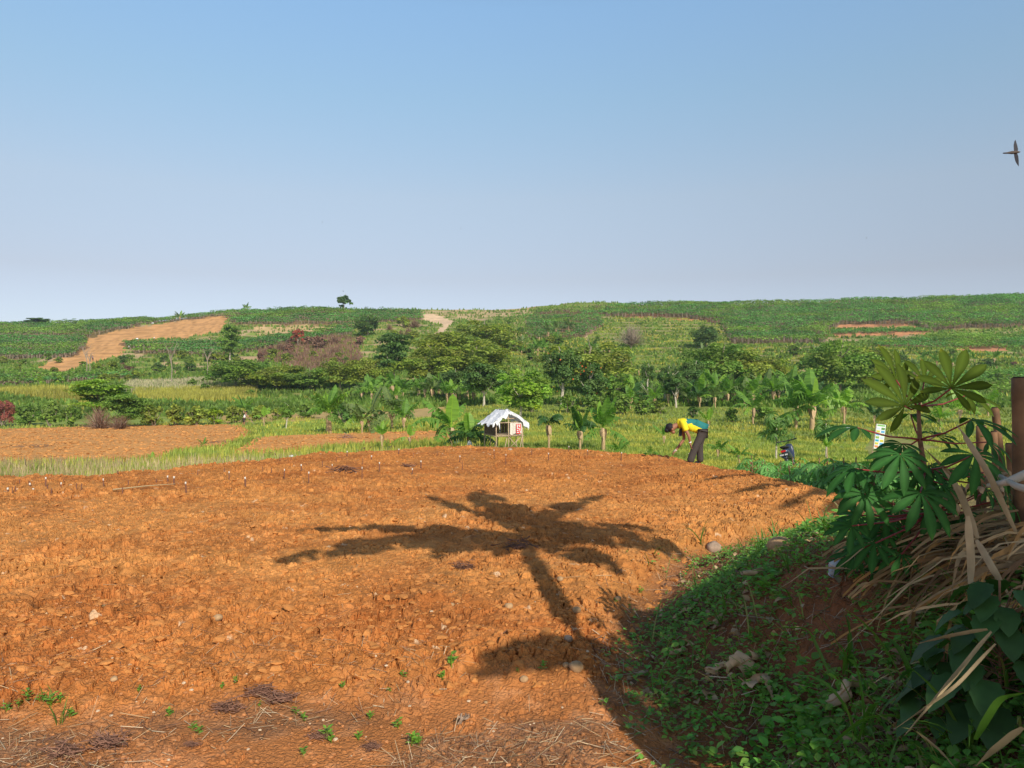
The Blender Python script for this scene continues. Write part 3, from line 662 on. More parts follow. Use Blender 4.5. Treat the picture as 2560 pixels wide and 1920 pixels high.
# bare pole trees on the left
for lab, x, by, tp, w in [('tall thin leafless tree in front of the orange hillside soil, left of a pair', 216, 942, 850, 26), ('right one of the pair of thin leafless trees before orange hillside soil', 224, 942, 872, 20),
                       ('thin leafless forked tree with a pale trunk left of the tree line', 428, 962, 850, 26), ('thin pale dead sapling in the crops left of the tiered tree', 518, 940, 866, 22)]:
    d = hit(x, by, 95); e = empty('bare_tree', G(x, d), 0, lab, 'tree', 'thin leafless trees on the left'); H = (by - tp) / F_PX * d; W = w / F_PX * d; r = np.random.default_rng(x); b = MB()
    addtube(b, [[0, 0, -.2], [.02 * H, 0, H * .35], [-.01 * H, 0, H * .6]], [.10, .08, .06], 6); q = b.build('trunk', M['bark'], e); b = MB()
    for k in range(9):
        z0 = H * r.uniform(.45, .62); a = r.uniform(-1, 1) * W; addtube(b, [[0, 0, z0], [a * .45, r.normal() * .4, z0 + (H - z0) * .5], [a * .9, r.normal() * .6, H * r.uniform(.8, 1.0)]], [.04, .03, .012], 4)
    kid(e, q, b.build('branches', M['bark'], e))
# shrubs and hedges along the field edges
HB = 'green bushes along the far edge of the left field'
adj = ['first', 'second', 'third', 'fourth', 'fifth', 'sixth', 'seventh', 'eighth', 'ninth', 'tenth', 'eleventh', 'twelfth', 'thirteenth', 'fourteenth', 'fifteenth', 'sixteenth', 'seventeenth', 'eighteenth', 'nineteenth', 'twentieth']
adj += ['twenty-' + a for a in adj[:9]] + ['thirtieth'] + ['thirty-' + a for a in adj[:9]] + ['fortieth']
for i, (x, by, tp, w, mk) in enumerate([(70, 1064, 1008, 70, 'mid'), (125, 1066, 1006, 70, 'mid'), (175, 1066, 1014, 60, 'mid'), (385, 1064, 1008, 80, 'olive'), (440, 1064, 1012, 70, 'olive'), (490, 1063, 1014, 70, 'olive'), (540, 1061, 1018, 60, 'lime'), (590, 1058, 1016, 60, 'olive'), (650, 1052, 1012, 60, 'olive'), (690, 1050, 1018, 40, 'olive'), (770, 1046, 1010, 70, 'mid')]):
    shrub('bushy green shrub at the far edge of the left field, %s from the left' % adj[i], x, by, tp, w, mk, group=HB, dmin=60)
shrub('rust-red dead bush cut by the left edge of the photo', 8, 1066, 998, 84, 'rust', kind='dome', name='dead_bush', dmin=60)
shrub('tangled brown dead bush below the dark flat-topped tree', 250, 1072, 1022, 90, 'scrub', kind='twigs', name='dead_bush', dmin=60)
shrub('low brown dead bush right of the tangled one', 300, 1073, 1038, 70, 'scrub', kind='twigs', name='dead_bush', dmin=60)
shrub('dark green bush right of the thick banana clump on the green strip', 860, 1058, 1005, 70, 'dark', dmin=50)
shrub('low dark bush behind the drooping banana plants', 1445, 1080, 1050, 40, 'mid', dmin=40)
BK = 'shrubs in front of the tree line'
i = 0
for x, by, tp, w, mk in [(1330, 1030, 990, 60, 'lime'), (1420, 1032, 985, 70, 'mid'), (1490, 1034, 985, 70, 'mid'), (1555, 1036, 990, 70, 'mid'), (1610, 1036, 1000, 60, 'mid'), (1650, 1034, 1000, 60, 'olive'), (1830, 1056, 1020, 50, 'mid'), (1905, 1050, 1012, 60, 'mid'), (1735, 1044, 1015, 50, 'dark')]:
    shrub('low shrub before the tree line right of the hut, %s from left' % adj[i], x, by, tp, w, mk, group=BK, dmin=50); i += 1
# hillside bushes sprinkled over slope
r = np.random.default_rng(11); HS = 'bushes scattered over the hillside'; pts = []
for (x0, x1, y0, y1, n, mks) in [(300, 560, 895, 960, 22, ('mid', 'olive', 'dark')), (560, 900, 905, 945, 16, ('mid', 'olive')), (240, 330, 915, 960, 8, ('olive', 'scrub')), (640, 900, 858, 915, 26, ('scrub', 'scrub', 'scrub', 'olive')), (960, 1060, 805, 860, 10, ('olive', 'scrub')), (1240, 1300, 812, 900, 9, ('olive', 'mid')),
                           (0, 260, 960, 985, 8, ('bright', 'olive')), (1300, 1500, 850, 930, 14, ('mid', 'olive')), (2200, 2560, 885, 960, 18, ('mid', 'scrub', 'dark')), (1930, 2060, 880, 980, 6, ('mid',)), (0, 300, 895, 935, 8, ('mid', 'olive')), (430, 640, 970, 1000, 7, ('mid', 'olive'))]:
    for k in range(n): pts.append((r.uniform(x0, x1), r.uniform(y0, y1), mks[k % len(mks)]))
pts.sort()
for k, (x, y, mk) in enumerate(pts):
    w = r.uniform(18, 42); nm = {'scrub': 'brown scrubby', 'mid': 'green', 'olive': 'olive green', 'dark': 'dark green', 'bright': 'light green'}[mk]
    shrub('small %s bush on the hillside' % nm, x, y, y - w * r.uniform(.45, .75), w, mk, kind='twigs' if mk == 'scrub' and k % 2 else 'shrub', name='bush', group=HS + ', ' + nm, dmin=95)
# ---------------------------------------------------------------- banana plants, nearest first
for lab, x, y, h, kw in [
 ('banana plant with one tall upright yellow-green leaf left of the hut', 1128, 1122, 134, dict(n=13, spread=1.15, mk='banana', steep=[7, 1, 3, 4, 2, 4, 3, 5, 4])),
 ('low dark banana plant with wide leaves touching the hut', 1172, 1122, 82, dict(n=12, spread=1.35, mk='banana_dark', steep=[7, 3, 4, 3, 4, 4, 2])),
 ('small plant with bare yellow stalks and scarred stem on the far plot edge', 955, 1124, 78, dict(n=7, mk='banana_lime', steep=[0, 5, 1], spread=.7, stemf=.5)),
 ('short banana plant with a single broad pale leaf, left of the hut clump', 1024, 1118, 60, dict(n=4, mk='banana_lime', steep=[7, 5, 4], stemf=.45)),
 ('thick banana clump with a fat brown base on the green strip', 822, 1084, 106, dict(n=16, spread=1.1, mk='banana', fat=2.6, stemf=.5)),
 ('banana plant with tattered drooping leaves left of the hut clump, on the middle field edge', 925, 1080, 118, dict(n=10, mk='banana_dusty', steep=[0, 2, 6, 3, 4], stemf=.35)),
 ('banana plant with pale dusty leaves right behind the tattered one', 980, 1074, 120, dict(n=10, mk='banana_dusty', steep=[0, 2, 3, 6, 4])),
 ('banana plant with a bright upright leaf at the right end of the middle field', 1010, 1076, 80, dict(n=7, mk='banana')),
 ('banana plant with a brown stem on the middle field edge, left of the upright-leafed one', 905, 1083, 78, dict(n=6, mk='banana_dusty')),
 ('column of hanging dark and yellow leaves on a brown stem, first right of the hut', 1372, 1126, 108, dict(n=9, mk='banana_dark', steep=[8, 8, 9, 8], spread=.8, stemf=.62)),
 ('banana plant with folded dark leaves on a pale stem, second right of the hut', 1450, 1130, 112, dict(n=10, mk='banana_dark', steep=[0, 8, 7, 9, 8, 2], spread=.85, stemf=.5)),
 ('large healthy banana plant with double brown stem, third right of the hut', 1508, 1128, 128, dict(n=11, mk='banana', fat=1.5, stemf=.48)),
 ('leafy banana sucker on the plot edge right of the large banana plant', 1548, 1138, 58, dict(n=7, mk='banana', stemf=.2, dry=False)),
 ('low banana sucker with flat leaves left of the farmer\'s hands', 1628, 1142, 50, dict(n=6, mk='banana', stemf=.2, dry=False, steep=[4, 3, 5, 4])),
 ('young banana plant with two upright leaves left of the farmer\'s head', 1660, 1112, 58, dict(n=5, mk='banana', steep=[7, 5, 0, 3])),
 ('young banana plant with pale stems just right of the farmer', 1795, 1148, 62, dict(n=7, mk='banana', steep=[5, 3, 1, 4, 2])),
 ('second young banana plant right of the farmer, with a brown base', 1848, 1160, 58, dict(n=7, mk='banana', steep=[5, 3, 4, 1])),
 ('slender pale green banana plant behind the farmer', 1772, 1075, 60, dict(n=5, mk='banana_lime', steep=[0, 7, 5])),
 ('tall banana plant on the meadow right of the farmer', 1882, 1060, 100, dict(n=8, mk='banana')),
 ('small banana plant against the bushes at the far edge of the left field', 660, 1064, 52, dict(n=4, mk='banana_lime', steep=[7, 5, 3])),
 ('banana plant with a bowed yellow stem behind the man in white', 612, 1052, 66, dict(n=7, mk='banana')),
 ('young banana shoot in the grass below the middle field', 382, 1152, 32, dict(n=4, mk='banana_lime', stemf=.2, dry=False, steep=[7, 5, 3])),
 ('small leafy banana shoot on the grass strip left of the middle field', 508, 1118, 34, dict(n=5, mk='banana', stemf=.2, dry=False)),
 ('big banana clump with large shredded leaves right of the small scooter', 2030, 1075, 150, dict(n=13, mk='banana', fat=1.6)),
 ('banana clump with shredded leaves left of the tall one behind the scooter', 1990, 1072, 120, dict(n=11, mk='banana', fat=1.3)),
 ('leaning banana plant with a broad pale leaf, right of the shredded clump', 2110, 1060, 110, dict(n=9, mk='banana_lime')),
 ('papaya-like young banana with a pale yellow crown stalk and tan stem by the scooter', 2068, 1160, 62, dict(n=7, mk='banana_lime', steep=[0, 5, 1], spread=.6, stemf=.72, dry=False)),
 ('dark banana plant right behind the picture board', 2185, 1062, 60, dict(n=8, mk='banana_dark')),
 ]:
    banana(lab, x, y, h, seed=int(x), **kw)
r = np.random.default_rng(77)
rows = []
for k in range(30): rows.append((900 + k * 8.6 + r.uniform(-6, 6) + (30 if k > 12 else 0), r.uniform(990, 1012), r.uniform(40, 72)))
rowA = sorted(rows)
for k, (x, y, h) in enumerate(rowA): banana('banana plant in the crowded row left of the white-trunked tree, %s from the left' % adj[k], x, y, h, n=7, mk=('banana', 'banana_dusty', 'banana', 'banana_lime')[k % 4], group='banana row left of the hut', seed=k, dmin=62)
rowB = sorted((x_, r.uniform(990, 1022), r.uniform(55, 88)) for x_ in np.concatenate([np.linspace(1570, 2030, 26), np.linspace(1700, 2010, 12)]) + r.uniform(-9, 9, 38))
for k, (x, y, h) in enumerate(rowB): banana('banana plant in the long row at the foot of the slope, %s from the left' % adj[k], x, y, h, n=8, mk=('banana', 'banana_dark', 'banana', 'banana_dusty')[k % 4], group='banana row at the foot of the slope', seed=k + 50, dmin=58)
rowC = sorted((r.uniform(1290, 1430), r.uniform(830, 900), r.uniform(24, 48)) for _ in range(16)) ; rowC += sorted((r.uniform(1450, 1760), r.uniform(885, 960), r.uniform(26, 42)) for _ in range(18)); rowC += sorted((r.uniform(1960, 2075), r.uniform(870, 975), r.uniform(26, 46)) for _ in range(9)); rowC += sorted((r.uniform(2260, 2540), r.uniform(905, 948), r.uniform(24, 44)) for _ in range(16))
for k, (x, y, h) in enumerate(rowC):
    z = 'above the farm hut' if k < 16 else 'on the green terraces' if k < 34 else 'beside the separate bamboo dome' if k < 43 else 'at the right end of the slope'
    j = k - (0 if k < 16 else 16 if k < 34 else 34 if k < 43 else 43)
    banana('small far banana plant %s, %s from the left' % (z, adj[j]), x, y, h, n=6, mk=('banana', 'banana_dusty')[k % 2], group='far banana plants on the hillside', seed=k + 150, dmin=90)
for lab, x, y, h in [('palm-like banana plant on the skyline left of the lone hilltop tree', 615, 782, 24), ('banana plant on the hilltop above the terraced bare soil', 450, 803, 28), ('banana plant below the skyline at the far left', 188, 818, 20), ('yellow-green banana plant before the left thickets', 438, 940, 36)]:
    banana(lab, x, y, h, n=8, mk='banana_dusty', group='far banana plants on the hillside', seed=int(x), dmin=120)
for x, y, h, w in [(2400, 1060, 90, 1), (2470, 1040, 80, 1), (2300, 1030, 60, 1), (2350, 1075, 70, 1)]:
    banana('banana plant on the meadow behind the big cassava, %s from the left' % adj[{2300: 0, 2350: 1, 2400: 2, 2470: 3}[x]], x, y, h, n=9, mk='banana_lime', group='banana plants behind the big cassava', seed=x)
# ---------------------------------------------------------------- crops and grass nobody could count
def cassava_crop(name, poly, H, sp, seed, dens=1.0):
    r = np.random.default_rng(seed); us = [p[0] for p in poly]; ds = [p[1] for p in poly]; b = MB()
    d = np.arange(min(ds), max(ds), sp * 1.05); PX = []
    for dd in d:
        du = sp / dd * F_PX; u = np.arange(min(us), max(us), du); PX.append(np.stack([u + r.uniform(-.3, .3, len(u)) * du, dd + r.uniform(-.3, .3, len(u)) * sp], 1))
    PX = np.concatenate(PX); PX = PX[inpoly(PX[:, 0], PX[:, 1], poly)]
    x = (PX[:, 0] - CX) / F_PX * PX[:, 1]; y = PX[:, 1]
    k = r.random(len(x)) < dens * (.55 + .9 * ss(fbm(x / 7, y / 7, seed, 2), .3, .5)); x = x[k]; y = y[k]; z = terr(x, y); n = len(x)
    if not n: return
    h = H * r.uniform(.75, 1.12, n) * (.85 + .3 * fbm(x / 12, y / 12, seed + 3, 2)); pos = np.stack([x, y, z], 1)
    # stems
    ST = np.array([[-.03, 0, 0], [.03, 0, 0], [.025, 0, .8], [-.025, 0, .8], [0, -.03, 0], [0, .03, 0], [0, .025, .8], [0, -.025, .8]])
    if H > 1.3:
        for q in range(2): b.scat(ST, [[0, 1, 2, 3], [4, 5, 6, 7]], pos + np.stack([r.uniform(-.15, .15, n), r.uniform(-.15, .15, n), np.zeros(n)], 1), rot(r.uniform(0, 6, n), r.uniform(-.12, .12, n)), h, (1, 1, 1), 1)
    br = r.uniform(.75, 1.3, n) * (.55 + .9 * fbm(x / 6, y / 6, seed + 5, 3)); tc_ = 1 + ss(fbm(x / 16, y / 11, seed + 8, 3), .45, .6)[:, None] * np.array([.55, .12, -.25])
    for q in range(13):
        a = q * 2.4 + r.uniform(0, 1, n); rr = sp * .42 * math.sqrt((q + .5) / 13); zz = h * (1.0 - .32 * (q / 13) ** 1.5 * r.uniform(.6, 1.3, n)) * .97
        if H < 1.35: zz = h * r.uniform(.35, 1, n)
        p = pos + np.stack([np.cos(a) * rr, np.sin(a) * rr, zz], 1)
        b.scat(LF, LFQ, p, rot(a - 1.57, r.uniform(-.7, .1, n), r.uniform(-.4, .4, n)), r.uniform(.38, .62, n) * (.85 if H < 1.35 else 1), (br * r.uniform(.8, 1.2, n))[:, None] * tc_)
    tag(b.build(name, [M['cassava'], M['bark']]), kind='stuff')
for i, (k, v) in enumerate(CASS.items()): cassava_crop('cassava_crop', CG[k], v[1], v[2], 200 + i, dens={'h': .75, 'j': .8, 'g': .8}.get(k, 1.0))
def tufts(name, n, fu, col, hgt, nb, seed, mk, w=.02, lean=.5, label=None):
    """fu(r,n)->x,y; nb blades per tuft"""
    r = np.random.default_rng(seed); x, y = fu(r, n); n = len(x); z = terr(x, y); b = MB()
    pn = fbm(x / (hgt * 11), y / (hgt * 11), seed + 60, 3)[:, None]; tn = (.75 + .5 * fbm(x / (hgt * 3), y / (hgt * 3), seed + 61, 2)[:, None]) * (1 + ss(pn, .48, .66) * (np.array([.45, .12, .1]) if mk == 'grass' else np.zeros(3)) - ss(1 - pn, .55, .7) * .3)
    BV = np.array([[-1, 0, 0], [1, 0, 0], [-.7, .12, .5], [.7, .12, .5], [0, .42, 1.0]])
    for q in range(nb):
        h = hgt * r.uniform(.5, 1.25, n); B = BV.copy(); B[:, 0] *= 1
        sc = np.stack([np.full(n, w) * r.uniform(.7, 1.4, n), h * lean, h], 1)
        p = np.stack([x + r.normal(size=n) * hgt * .22, y + r.normal(size=n) * hgt * .22, z - .02], 1); R_ = rot(r.uniform(0, 6.28, n)); c = (r.uniform(.75, 1.25, n) * col)[:, None] * tn
        i0 = b.n; b.scat(B, [[0, 1, 3, 2]], p, R_, sc, c)
        b.T.append(np.stack([np.arange(n) * 5 + 2, np.arange(n) * 5 + 3, np.arange(n) * 5 + 4], 1) + i0); b.TM.append(np.zeros(n))
    tag(b.build(name, M[mk]), kind='stuff')
def inreg(keys, x, y):
    u = uof(x, y); m = np.zeros(len(x), bool)
    for k in keys: m |= inpoly(u, y, RG[k])
    return m
BARE = ('field_far', 'field_mid', 'bare1', 'tr2', 'path', 'bank2')
def meadow(u0, u1, d0, d1, p=1.6):
    def f(r, n):
        d = (d0 ** (1 / p) + (d1 ** (1 / p) - d0 ** (1 / p)) * r.random(n)) ** p; u = r.uniform(u0, u1, n); x = (u - CX) / F_PX * d
        k = ~inreg(BARE, x, d) & (d > yb(u) + 1.3); return x[k], d[k]
    return f
tufts('meadow_grass', 30000, meadow(1000, 2700, 22, 62), 1.0, .2, 4, 31, 'grass', w=.022, lean=.8)
tufts('meadow_grass', 9000, meadow(1000, 2700, 58, 95), .9, .3, 3, 32, 'grass', w=.06, lean=.8)
tufts('tall_grass', 5000, meadow(-250, 1250, 20, 52), 1.0, .42, 4, 33, 'grass', w=.022)
tufts('dry_grass', 3000, meadow(-250, 1250, 19, 36), 1.0, .5, 4, 34, 'straw', w=.014)
tufts('field_edge_grass', 4200, lambda r, n: (lambda u: ((u - CX) / F_PX * (yb(u) + .9 + 2.6 * r.random(n) ** 1.3), yb(u) + .9 + 2.6 * r.random(n) ** 1.3))(r.uniform(-250, 1180, n)), 1.0, .34, 4, 35, 'grass', w=.014)
tufts('dry_edge_grass', 1600, lambda r, n: (lambda u: ((u - CX) / F_PX * (yb(u) + 1.3), yb(u) + 1.3 + 2.2 * r.random(n)))(r.uniform(-250, 1180, n)), 1.0, .55, 3, 36, 'straw', w=.009)
def ing(key, d0, d1, n0=1):
    def f(r, n):
        us = [p[0] for p in RG[key]]; ds = [p[1] for p in RG[key]]; u = r.uniform(min(us), max(us), n); d = r.uniform(min(ds), max(ds), n); k = inpoly(u + 60 * (vn(u / 40, d / 3, 9) - .5), d * (1 + .05 * (vn(u / 25, d, 19) - .5)), RG[key]) & (r.random(n) < .35 + vn(u / 30, d / 2, 29)); return ((u - CX) / F_PX * d)[k], d[k]
    return f
tufts('meadow_grass', 9000, meadow(-300, 1250, 46, 92), 1.0, .3, 3, 46, 'grass', w=.05, lean=.8)
def fedge(r, n):
    u = r.uniform(-250, 1200, n); d = r.uniform(28, 92, n); m = np.zeros(n, bool)
    for k in ('field_far', 'field_mid', 'bank2'): m |= inpoly(u, d, RG[k]) ^ inpoly(u + 14 * r.normal(size=n), d + .8 * r.normal(size=n), RG[k])
    return ((u - CX) / F_PX * d)[m], d[m]
r = np.random.default_rng(66); n = 16000; d = 30 * (92 / 30) ** r.random(n); u = r.uniform(-250, 1160, n); k = inpoly(u, d, RG['field_far']) | inpoly(u, d, RG['field_mid']); u = u[k]; d = d[k]; x = (u - CX) / F_PX * d; n = len(x); s = (.03 + .09 * r.random(n) ** 3) * (d / 60) ** .5; b = MB()
b.scat(I1[0] * (1 + .3 * r.uniform(-1, 1, (12, 1))), I1[1], np.stack([x, d, terr(x, d) + s * .2], 1), rot(r.uniform(0, 6.28, n)), np.stack([s * 1.5, s, s * .7], 1), np.array((.50, .235, .075)) * r.uniform(.75, 1.15, (n, 1))); tag(b.build('field_clods', M['clod']), kind='stuff')
tufts('field_edge_grass', 26000, fedge, 1.0, .32, 3, 47, 'grass', w=.04, lean=.8)
tufts('yellow_grass', 9000, ing('yellow', 0, 0), 1.0, 1.0, 3, 37, 'yellow', w=.09, lean=.35)
tufts('yellow_grass', 9000, ing('yellow2', 0, 0), .95, .9, 3, 38, 'yellow', w=.09, lean=.35)
tufts('plume_grass', 3200, ing('pale_grass', 0, 0), 1.0, .9, 3, 39, 'plume', w=.07, lean=.5)
tufts('green_edge_growth', 5000, ing('pale_grass', 0, 0), 1.0, .6, 3, 43, 'mid', w=.12, lean=.5)
tufts('brown_scrub', 5000, ing('scrub', 0, 0), 1.0, 1.1, 4, 44, 'scrub', w=.07, lean=.7)
tufts('brown_scrub', 2600, ing('scrub', 0, 0), .9, .8, 4, 45, 'olive', w=.10, lean=.7)
def hillw(r, n):
    d = 97 * (300 / 97) ** r.random(n); u = r.uniform(-200, 2700, n); x = (u - CX) / F_PX * d; m = ~inreg(('bare1', 'path', 'red1', 'red2', 'red3', 'red4', 'red5', 'track', 'scrub', 'yellow', 'yellow2', 'pale_grass'), x, d) & (fbm(x / 9, d / 3, 15, 3) < .58)
    for k in CG: m &= ~inpoly(u, d, CG[k])
    return x[m], d[m]
tufts('hillside_undergrowth', 60000, hillw, .9, .75, 3, 40, 'mid', w=.22, lean=.8)
tufts('hillside_grass', 26000, hillw, .85, .5, 3, 41, 'grass', w=.15, lean=.8)
def tr_rows(r, n):
    us = [p[0] for p in RG['terr']]; ds = [p[1] for p in RG['terr']]; u = r.uniform(min(us), max(us), n); d = r.uniform(min(ds), max(ds), n); x = (u - CX) / F_PX * d; z = terr(x, d)
    k = inpoly(u, d, RG['terr']) & (np.abs((z / 1.3) % 1 - .5) < .3)
    for q in CG: k &= ~inpoly(u, d, CG[q])
    return x[k], d[k]
tufts('terrace_crop_rows', 60000, tr_rows, 1.0, .45, 2, 42, 'grass', w=.2, lean=.8)
# ---------------------------------------------------------------- loose soil, stones, litter on the near ground
def PG(px, py):      # point of the near ground seen at (px,py)
    d = hit(px, py, 1.4); x = (px - CX) / F_PX * d; return np.array([x, d, float(gn(x, d)[0])])
def side(x, y): return x - np.interp(y, XBY, XBX)
r = np.random.default_rng(21)
b = MB(); n = 15000; y = 4.4 * (22 / 4.4) ** r.random(n); x = r.uniform(-.72, .62, n) * y; k = (side(x, y) < .05) & (y > 4.45 + .15 * x) & (y < yb(uof(x, y)) - .1); x = x[k]; y = y[k]; n = len(x)
s = .006 + .024 * r.random(n) ** 6 + .0005 * y; V, F = I1
for v in range(4):
    m = np.arange(n) % 4 == v; VV = V * (1 + .35 * r.uniform(-1, 1, (len(V), 1)))
    sc = np.stack([s[m] * r.uniform(.8, 1.6, m.sum()), s[m] * r.uniform(.8, 1.5, m.sum()), s[m] * r.uniform(.4, .75, m.sum())], 1)
    c = np.array((.50, .205, .060)) * r.uniform(.88, 1.12, (m.sum(), 1)); w = r.random(m.sum()) < .005; c[w] = (.56, .36, .19)
    b.scat(VV, F, np.stack([x[m], y[m], gn(x[m], y[m]) + s[m] * .12], 1), rot(r.uniform(0, 6.28, m.sum()), r.uniform(-.4, .4, m.sum()), r.uniform(-.4, .4, m.sum())), sc, c)
tag(b.build('soil_clods', M['clod']), kind='stuff')
b = MB(); n = 9000; y = 2.6 * (10 / 2.6) ** r.random(n); x = r.uniform(-.72, .8, n) * y; k = (side(x, y) < .5) & (y < 6.2); x = x[k]; y = y[k]; n = len(x); s = .003 + .010 * r.random(n) ** 3
c = np.array((.42, .18, .07)) * r.uniform(.7, 1.4, (n, 1)); w = r.random(n) < .06; c[w] = (.6, .45, .3)
b.scat(V, F, np.stack([x, y, gn(x, y) + s * .3], 1), rot(r.uniform(0, 6.28, n)), np.stack([s * 1.3, s, s * .7], 1), c); tag(b.build('soil_crumbs', M['clod']), kind='stuff')
M['stone'] = mat('pale_stone', (.42, .26, .13), .85, bump=.006, bscale=30, vary=.25, vscale=20)
M['rubble'] = mat('concrete_rubble', (.34, .24, .17), .9, bump=.008, bscale=25, vary=.3, vscale=15)
def stone(label, px, py, w, mk='stone', sq=.7, seed=0, group=None):
    p = PG(px, py); s = w / F_PX * p[1] * .5; r_ = np.random.default_rng(seed + int(px)); V2, F2 = I2
    VV = V2 * (1 + .22 * (fbm(V2[:, 0] * 1.6 + seed, V2[:, 1] * 1.6 + V2[:, 2] * 1.3, int(px), 2) - .5)[:, None] * 2) * np.array([1, .85, sq])
    VV = np.clip(VV, -.82, .82); b = MB(); b.add(VV * s, F2); o = b.build('stone', M[mk], smooth=True); o.location = p + np.array([0, 0, s * sq * .45]); o.rotation_euler = (0, 0, r_.uniform(0, 6)); tag(o, label, 'stone', group)
for i, a in enumerate([('fist-sized rounded tan stone lying in the palm shadow, near the bottom centre', 1440, 1686, 42), ('small reddish stone touching the left side of the fist-sized tan stone', 1415, 1680, 20), ('brown stone in shadow left of the fist-sized tan stone', 1310, 1716, 24),
          ('pale pebble on the ploughed soil below the shadow leaf, left of a dark one', 1130, 1524, 16), ('grey-brown pebble right of the pale one on the ploughed soil', 1272, 1526, 24), ('whitish crumbly stone at the lower edge of the ploughed soil', 1421, 1612, 24, 'rubble'),
          ('small cream stone at the foot of the weedy bank', 1545, 1500, 20), ('big yellowish boulder half sunk in the weeds of the bank', 1950, 1382, 72), ('grey rubble chunk standing at the corner of the ploughed plot', 1785, 1382, 46, 'rubble'),
          ('orange-brown stone low in the bank weeds, bottom right', 2015, 1872, 34), ('tan stone near the trunk shadow on the ploughed soil', 1400, 1460, 18), ('brown stone where the trunk shadow bends', 1442, 1545, 26), ('small tan stone at the upper edge of the footpath, left', 285, 1712, 20), ('flat yellowish stone on the ploughed soil, left of centre', 545, 1562, 26), ('small cream stone on the footpath, near the bottom', 1214, 1768, 12), ('rough pale stone at the far plot edge near the hut', 1275, 1128, 14, 'rubble')]):
    stone(a[0], a[1], a[2], a[3], a[4] if len(a) > 4 else 'stone', seed=i)
# straw, twigs and dead leaves (one litter layer)
SV = np.array([[-.5, 0, 0], [.5, 0, 0], [-.5, 1, .02], [.5, 1, .02]]); SQ = [[0, 1, 3, 2]]
def litter(name, n, fx, L, w, cols, mk, seed, up=.12):
    r = np.random.default_rng(seed); x, y = fx(r, n); n = len(x); l = r.uniform(L[0], L[1], n) * (1 + r.random(n) ** 6); b = MB(); c = np.array(cols)[r.integers(len(cols), size=n)] * r.uniform(.6, 1.3, (n, 1))
    z = gn(x, y); yaw = r.uniform(0, 6.28, n); x2 = x - np.sin(yaw) * l; y2 = y + np.cos(yaw) * l; z2 = gn(x2, y2); pitch = np.arctan2(np.maximum(z2, z - .02) - z, l) + r.random(n) ** 3 * up
    b.scat(SV, SQ, np.stack([x, y, z + .006 + .008 * r.random(n)], 1), rot(yaw, pitch, r.uniform(-.9, .9, n)), np.stack([np.full(n, 1.) * r.uniform(w[0], w[1], n), l, l], 1), c); tag(b.build(name, M[mk]), kind='stuff')
M['lit'] = mat('litter', (1, 1, 1), .85)
def path_xy(r, n):
    y = 2.4 * (5.4 / 2.4) ** r.random(n); x = r.uniform(-.72, .5, n) * y; k = (y < 4.7 + .15 * x + .4 * r.normal(size=n)) & (fbm(x * 1.3, y * 1.6, 301, 3) > .38 + .25 * r.random(n)); return x[k], y[k]
def bank_xy(r, n):
    y = 1.8 * (10 / 1.8) ** r.random(n); x = r.uniform(.1, .95, n) * y; k = (side(x, y) > -.45) & (y < 10.3); return x[k], y[k]
litter('straw_litter', 22000, path_xy, (.02, .11), (.0012, .0034), [(.50, .35, .19), (.42, .28, .15), (.20, .10, .06), (.16, .08, .05), (.55, .42, .27)], 'lit', 51, .5)
litter('dead_stubble', 3500, lambda r, n: (lambda a: (a[0][a[0] < .1 * a[1]], a[1][a[0] < .1 * a[1]]))(path_xy(r, n)), (.02, .06), (.001, .0025), [(.18, .09, .055), (.30, .17, .10), (.13, .07, .05)], 'lit', 54, 1.9)
litter('straw_litter', 9000, bank_xy, (.02, .14), (.0012, .005), [(.40, .29, .18), (.25, .16, .10), (.15, .09, .06), (.48, .37, .24)], 'lit', 52, .3)
litter('field_straw', 700, lambda r, n: (lambda y: (lambda x: (x[side(x, y) < -.1], y[side(x, y) < -.1]))(r.uniform(-.7, .5, n) * y))(4.6 * (16 / 4.6) ** r.random(n)), (.03, .16), (.0015, .004), [(.5, .35, .2), (.2, .1, .06), (.25, .13, .08)], 'lit', 53)
def twigclump(name, label, px, py, wpx, seed, n=60, col=(.17, .085, .055), hgt=.35, cat='brush pile', group=None, dmin=1.4):
    d = hit(px, py, dmin); x = (px - CX) / F_PX * d; p = np.array([x, d, float(gn(x, d)[0])]); W = wpx / F_PX * p[1]; r = np.random.default_rng(seed); b = MB()
    for k in range(n):
        q = np.array([r.normal() * W * .2, r.normal() * W * .14, abs(r.normal()) * W * hgt * .3 + .01]); a = r.normal() * .7 + (3.14 if r.random() < .5 else 0); L = W * r.uniform(.15, .45); e = r.normal() * .22
        dr = np.array([math.cos(a) * math.cos(e), math.sin(a) * math.cos(e), math.sin(e)])
        pts = [q + dr * L * t + r.normal(size=3) * L * .05 for t in (-.5, -.15, .2, .5)]; pts = [np.array([v[0], v[1], max(v[2], .005)]) for v in pts]
        addtube(b, pts, np.array([1, .9, .7, .3]) * W * r.uniform(.008, .018), 4, np.array(col) * r.uniform(.6, 1.5), cap=False)
    o = b.build(name, M['lit']); o.location = p; tag(o, label, cat, group); return o
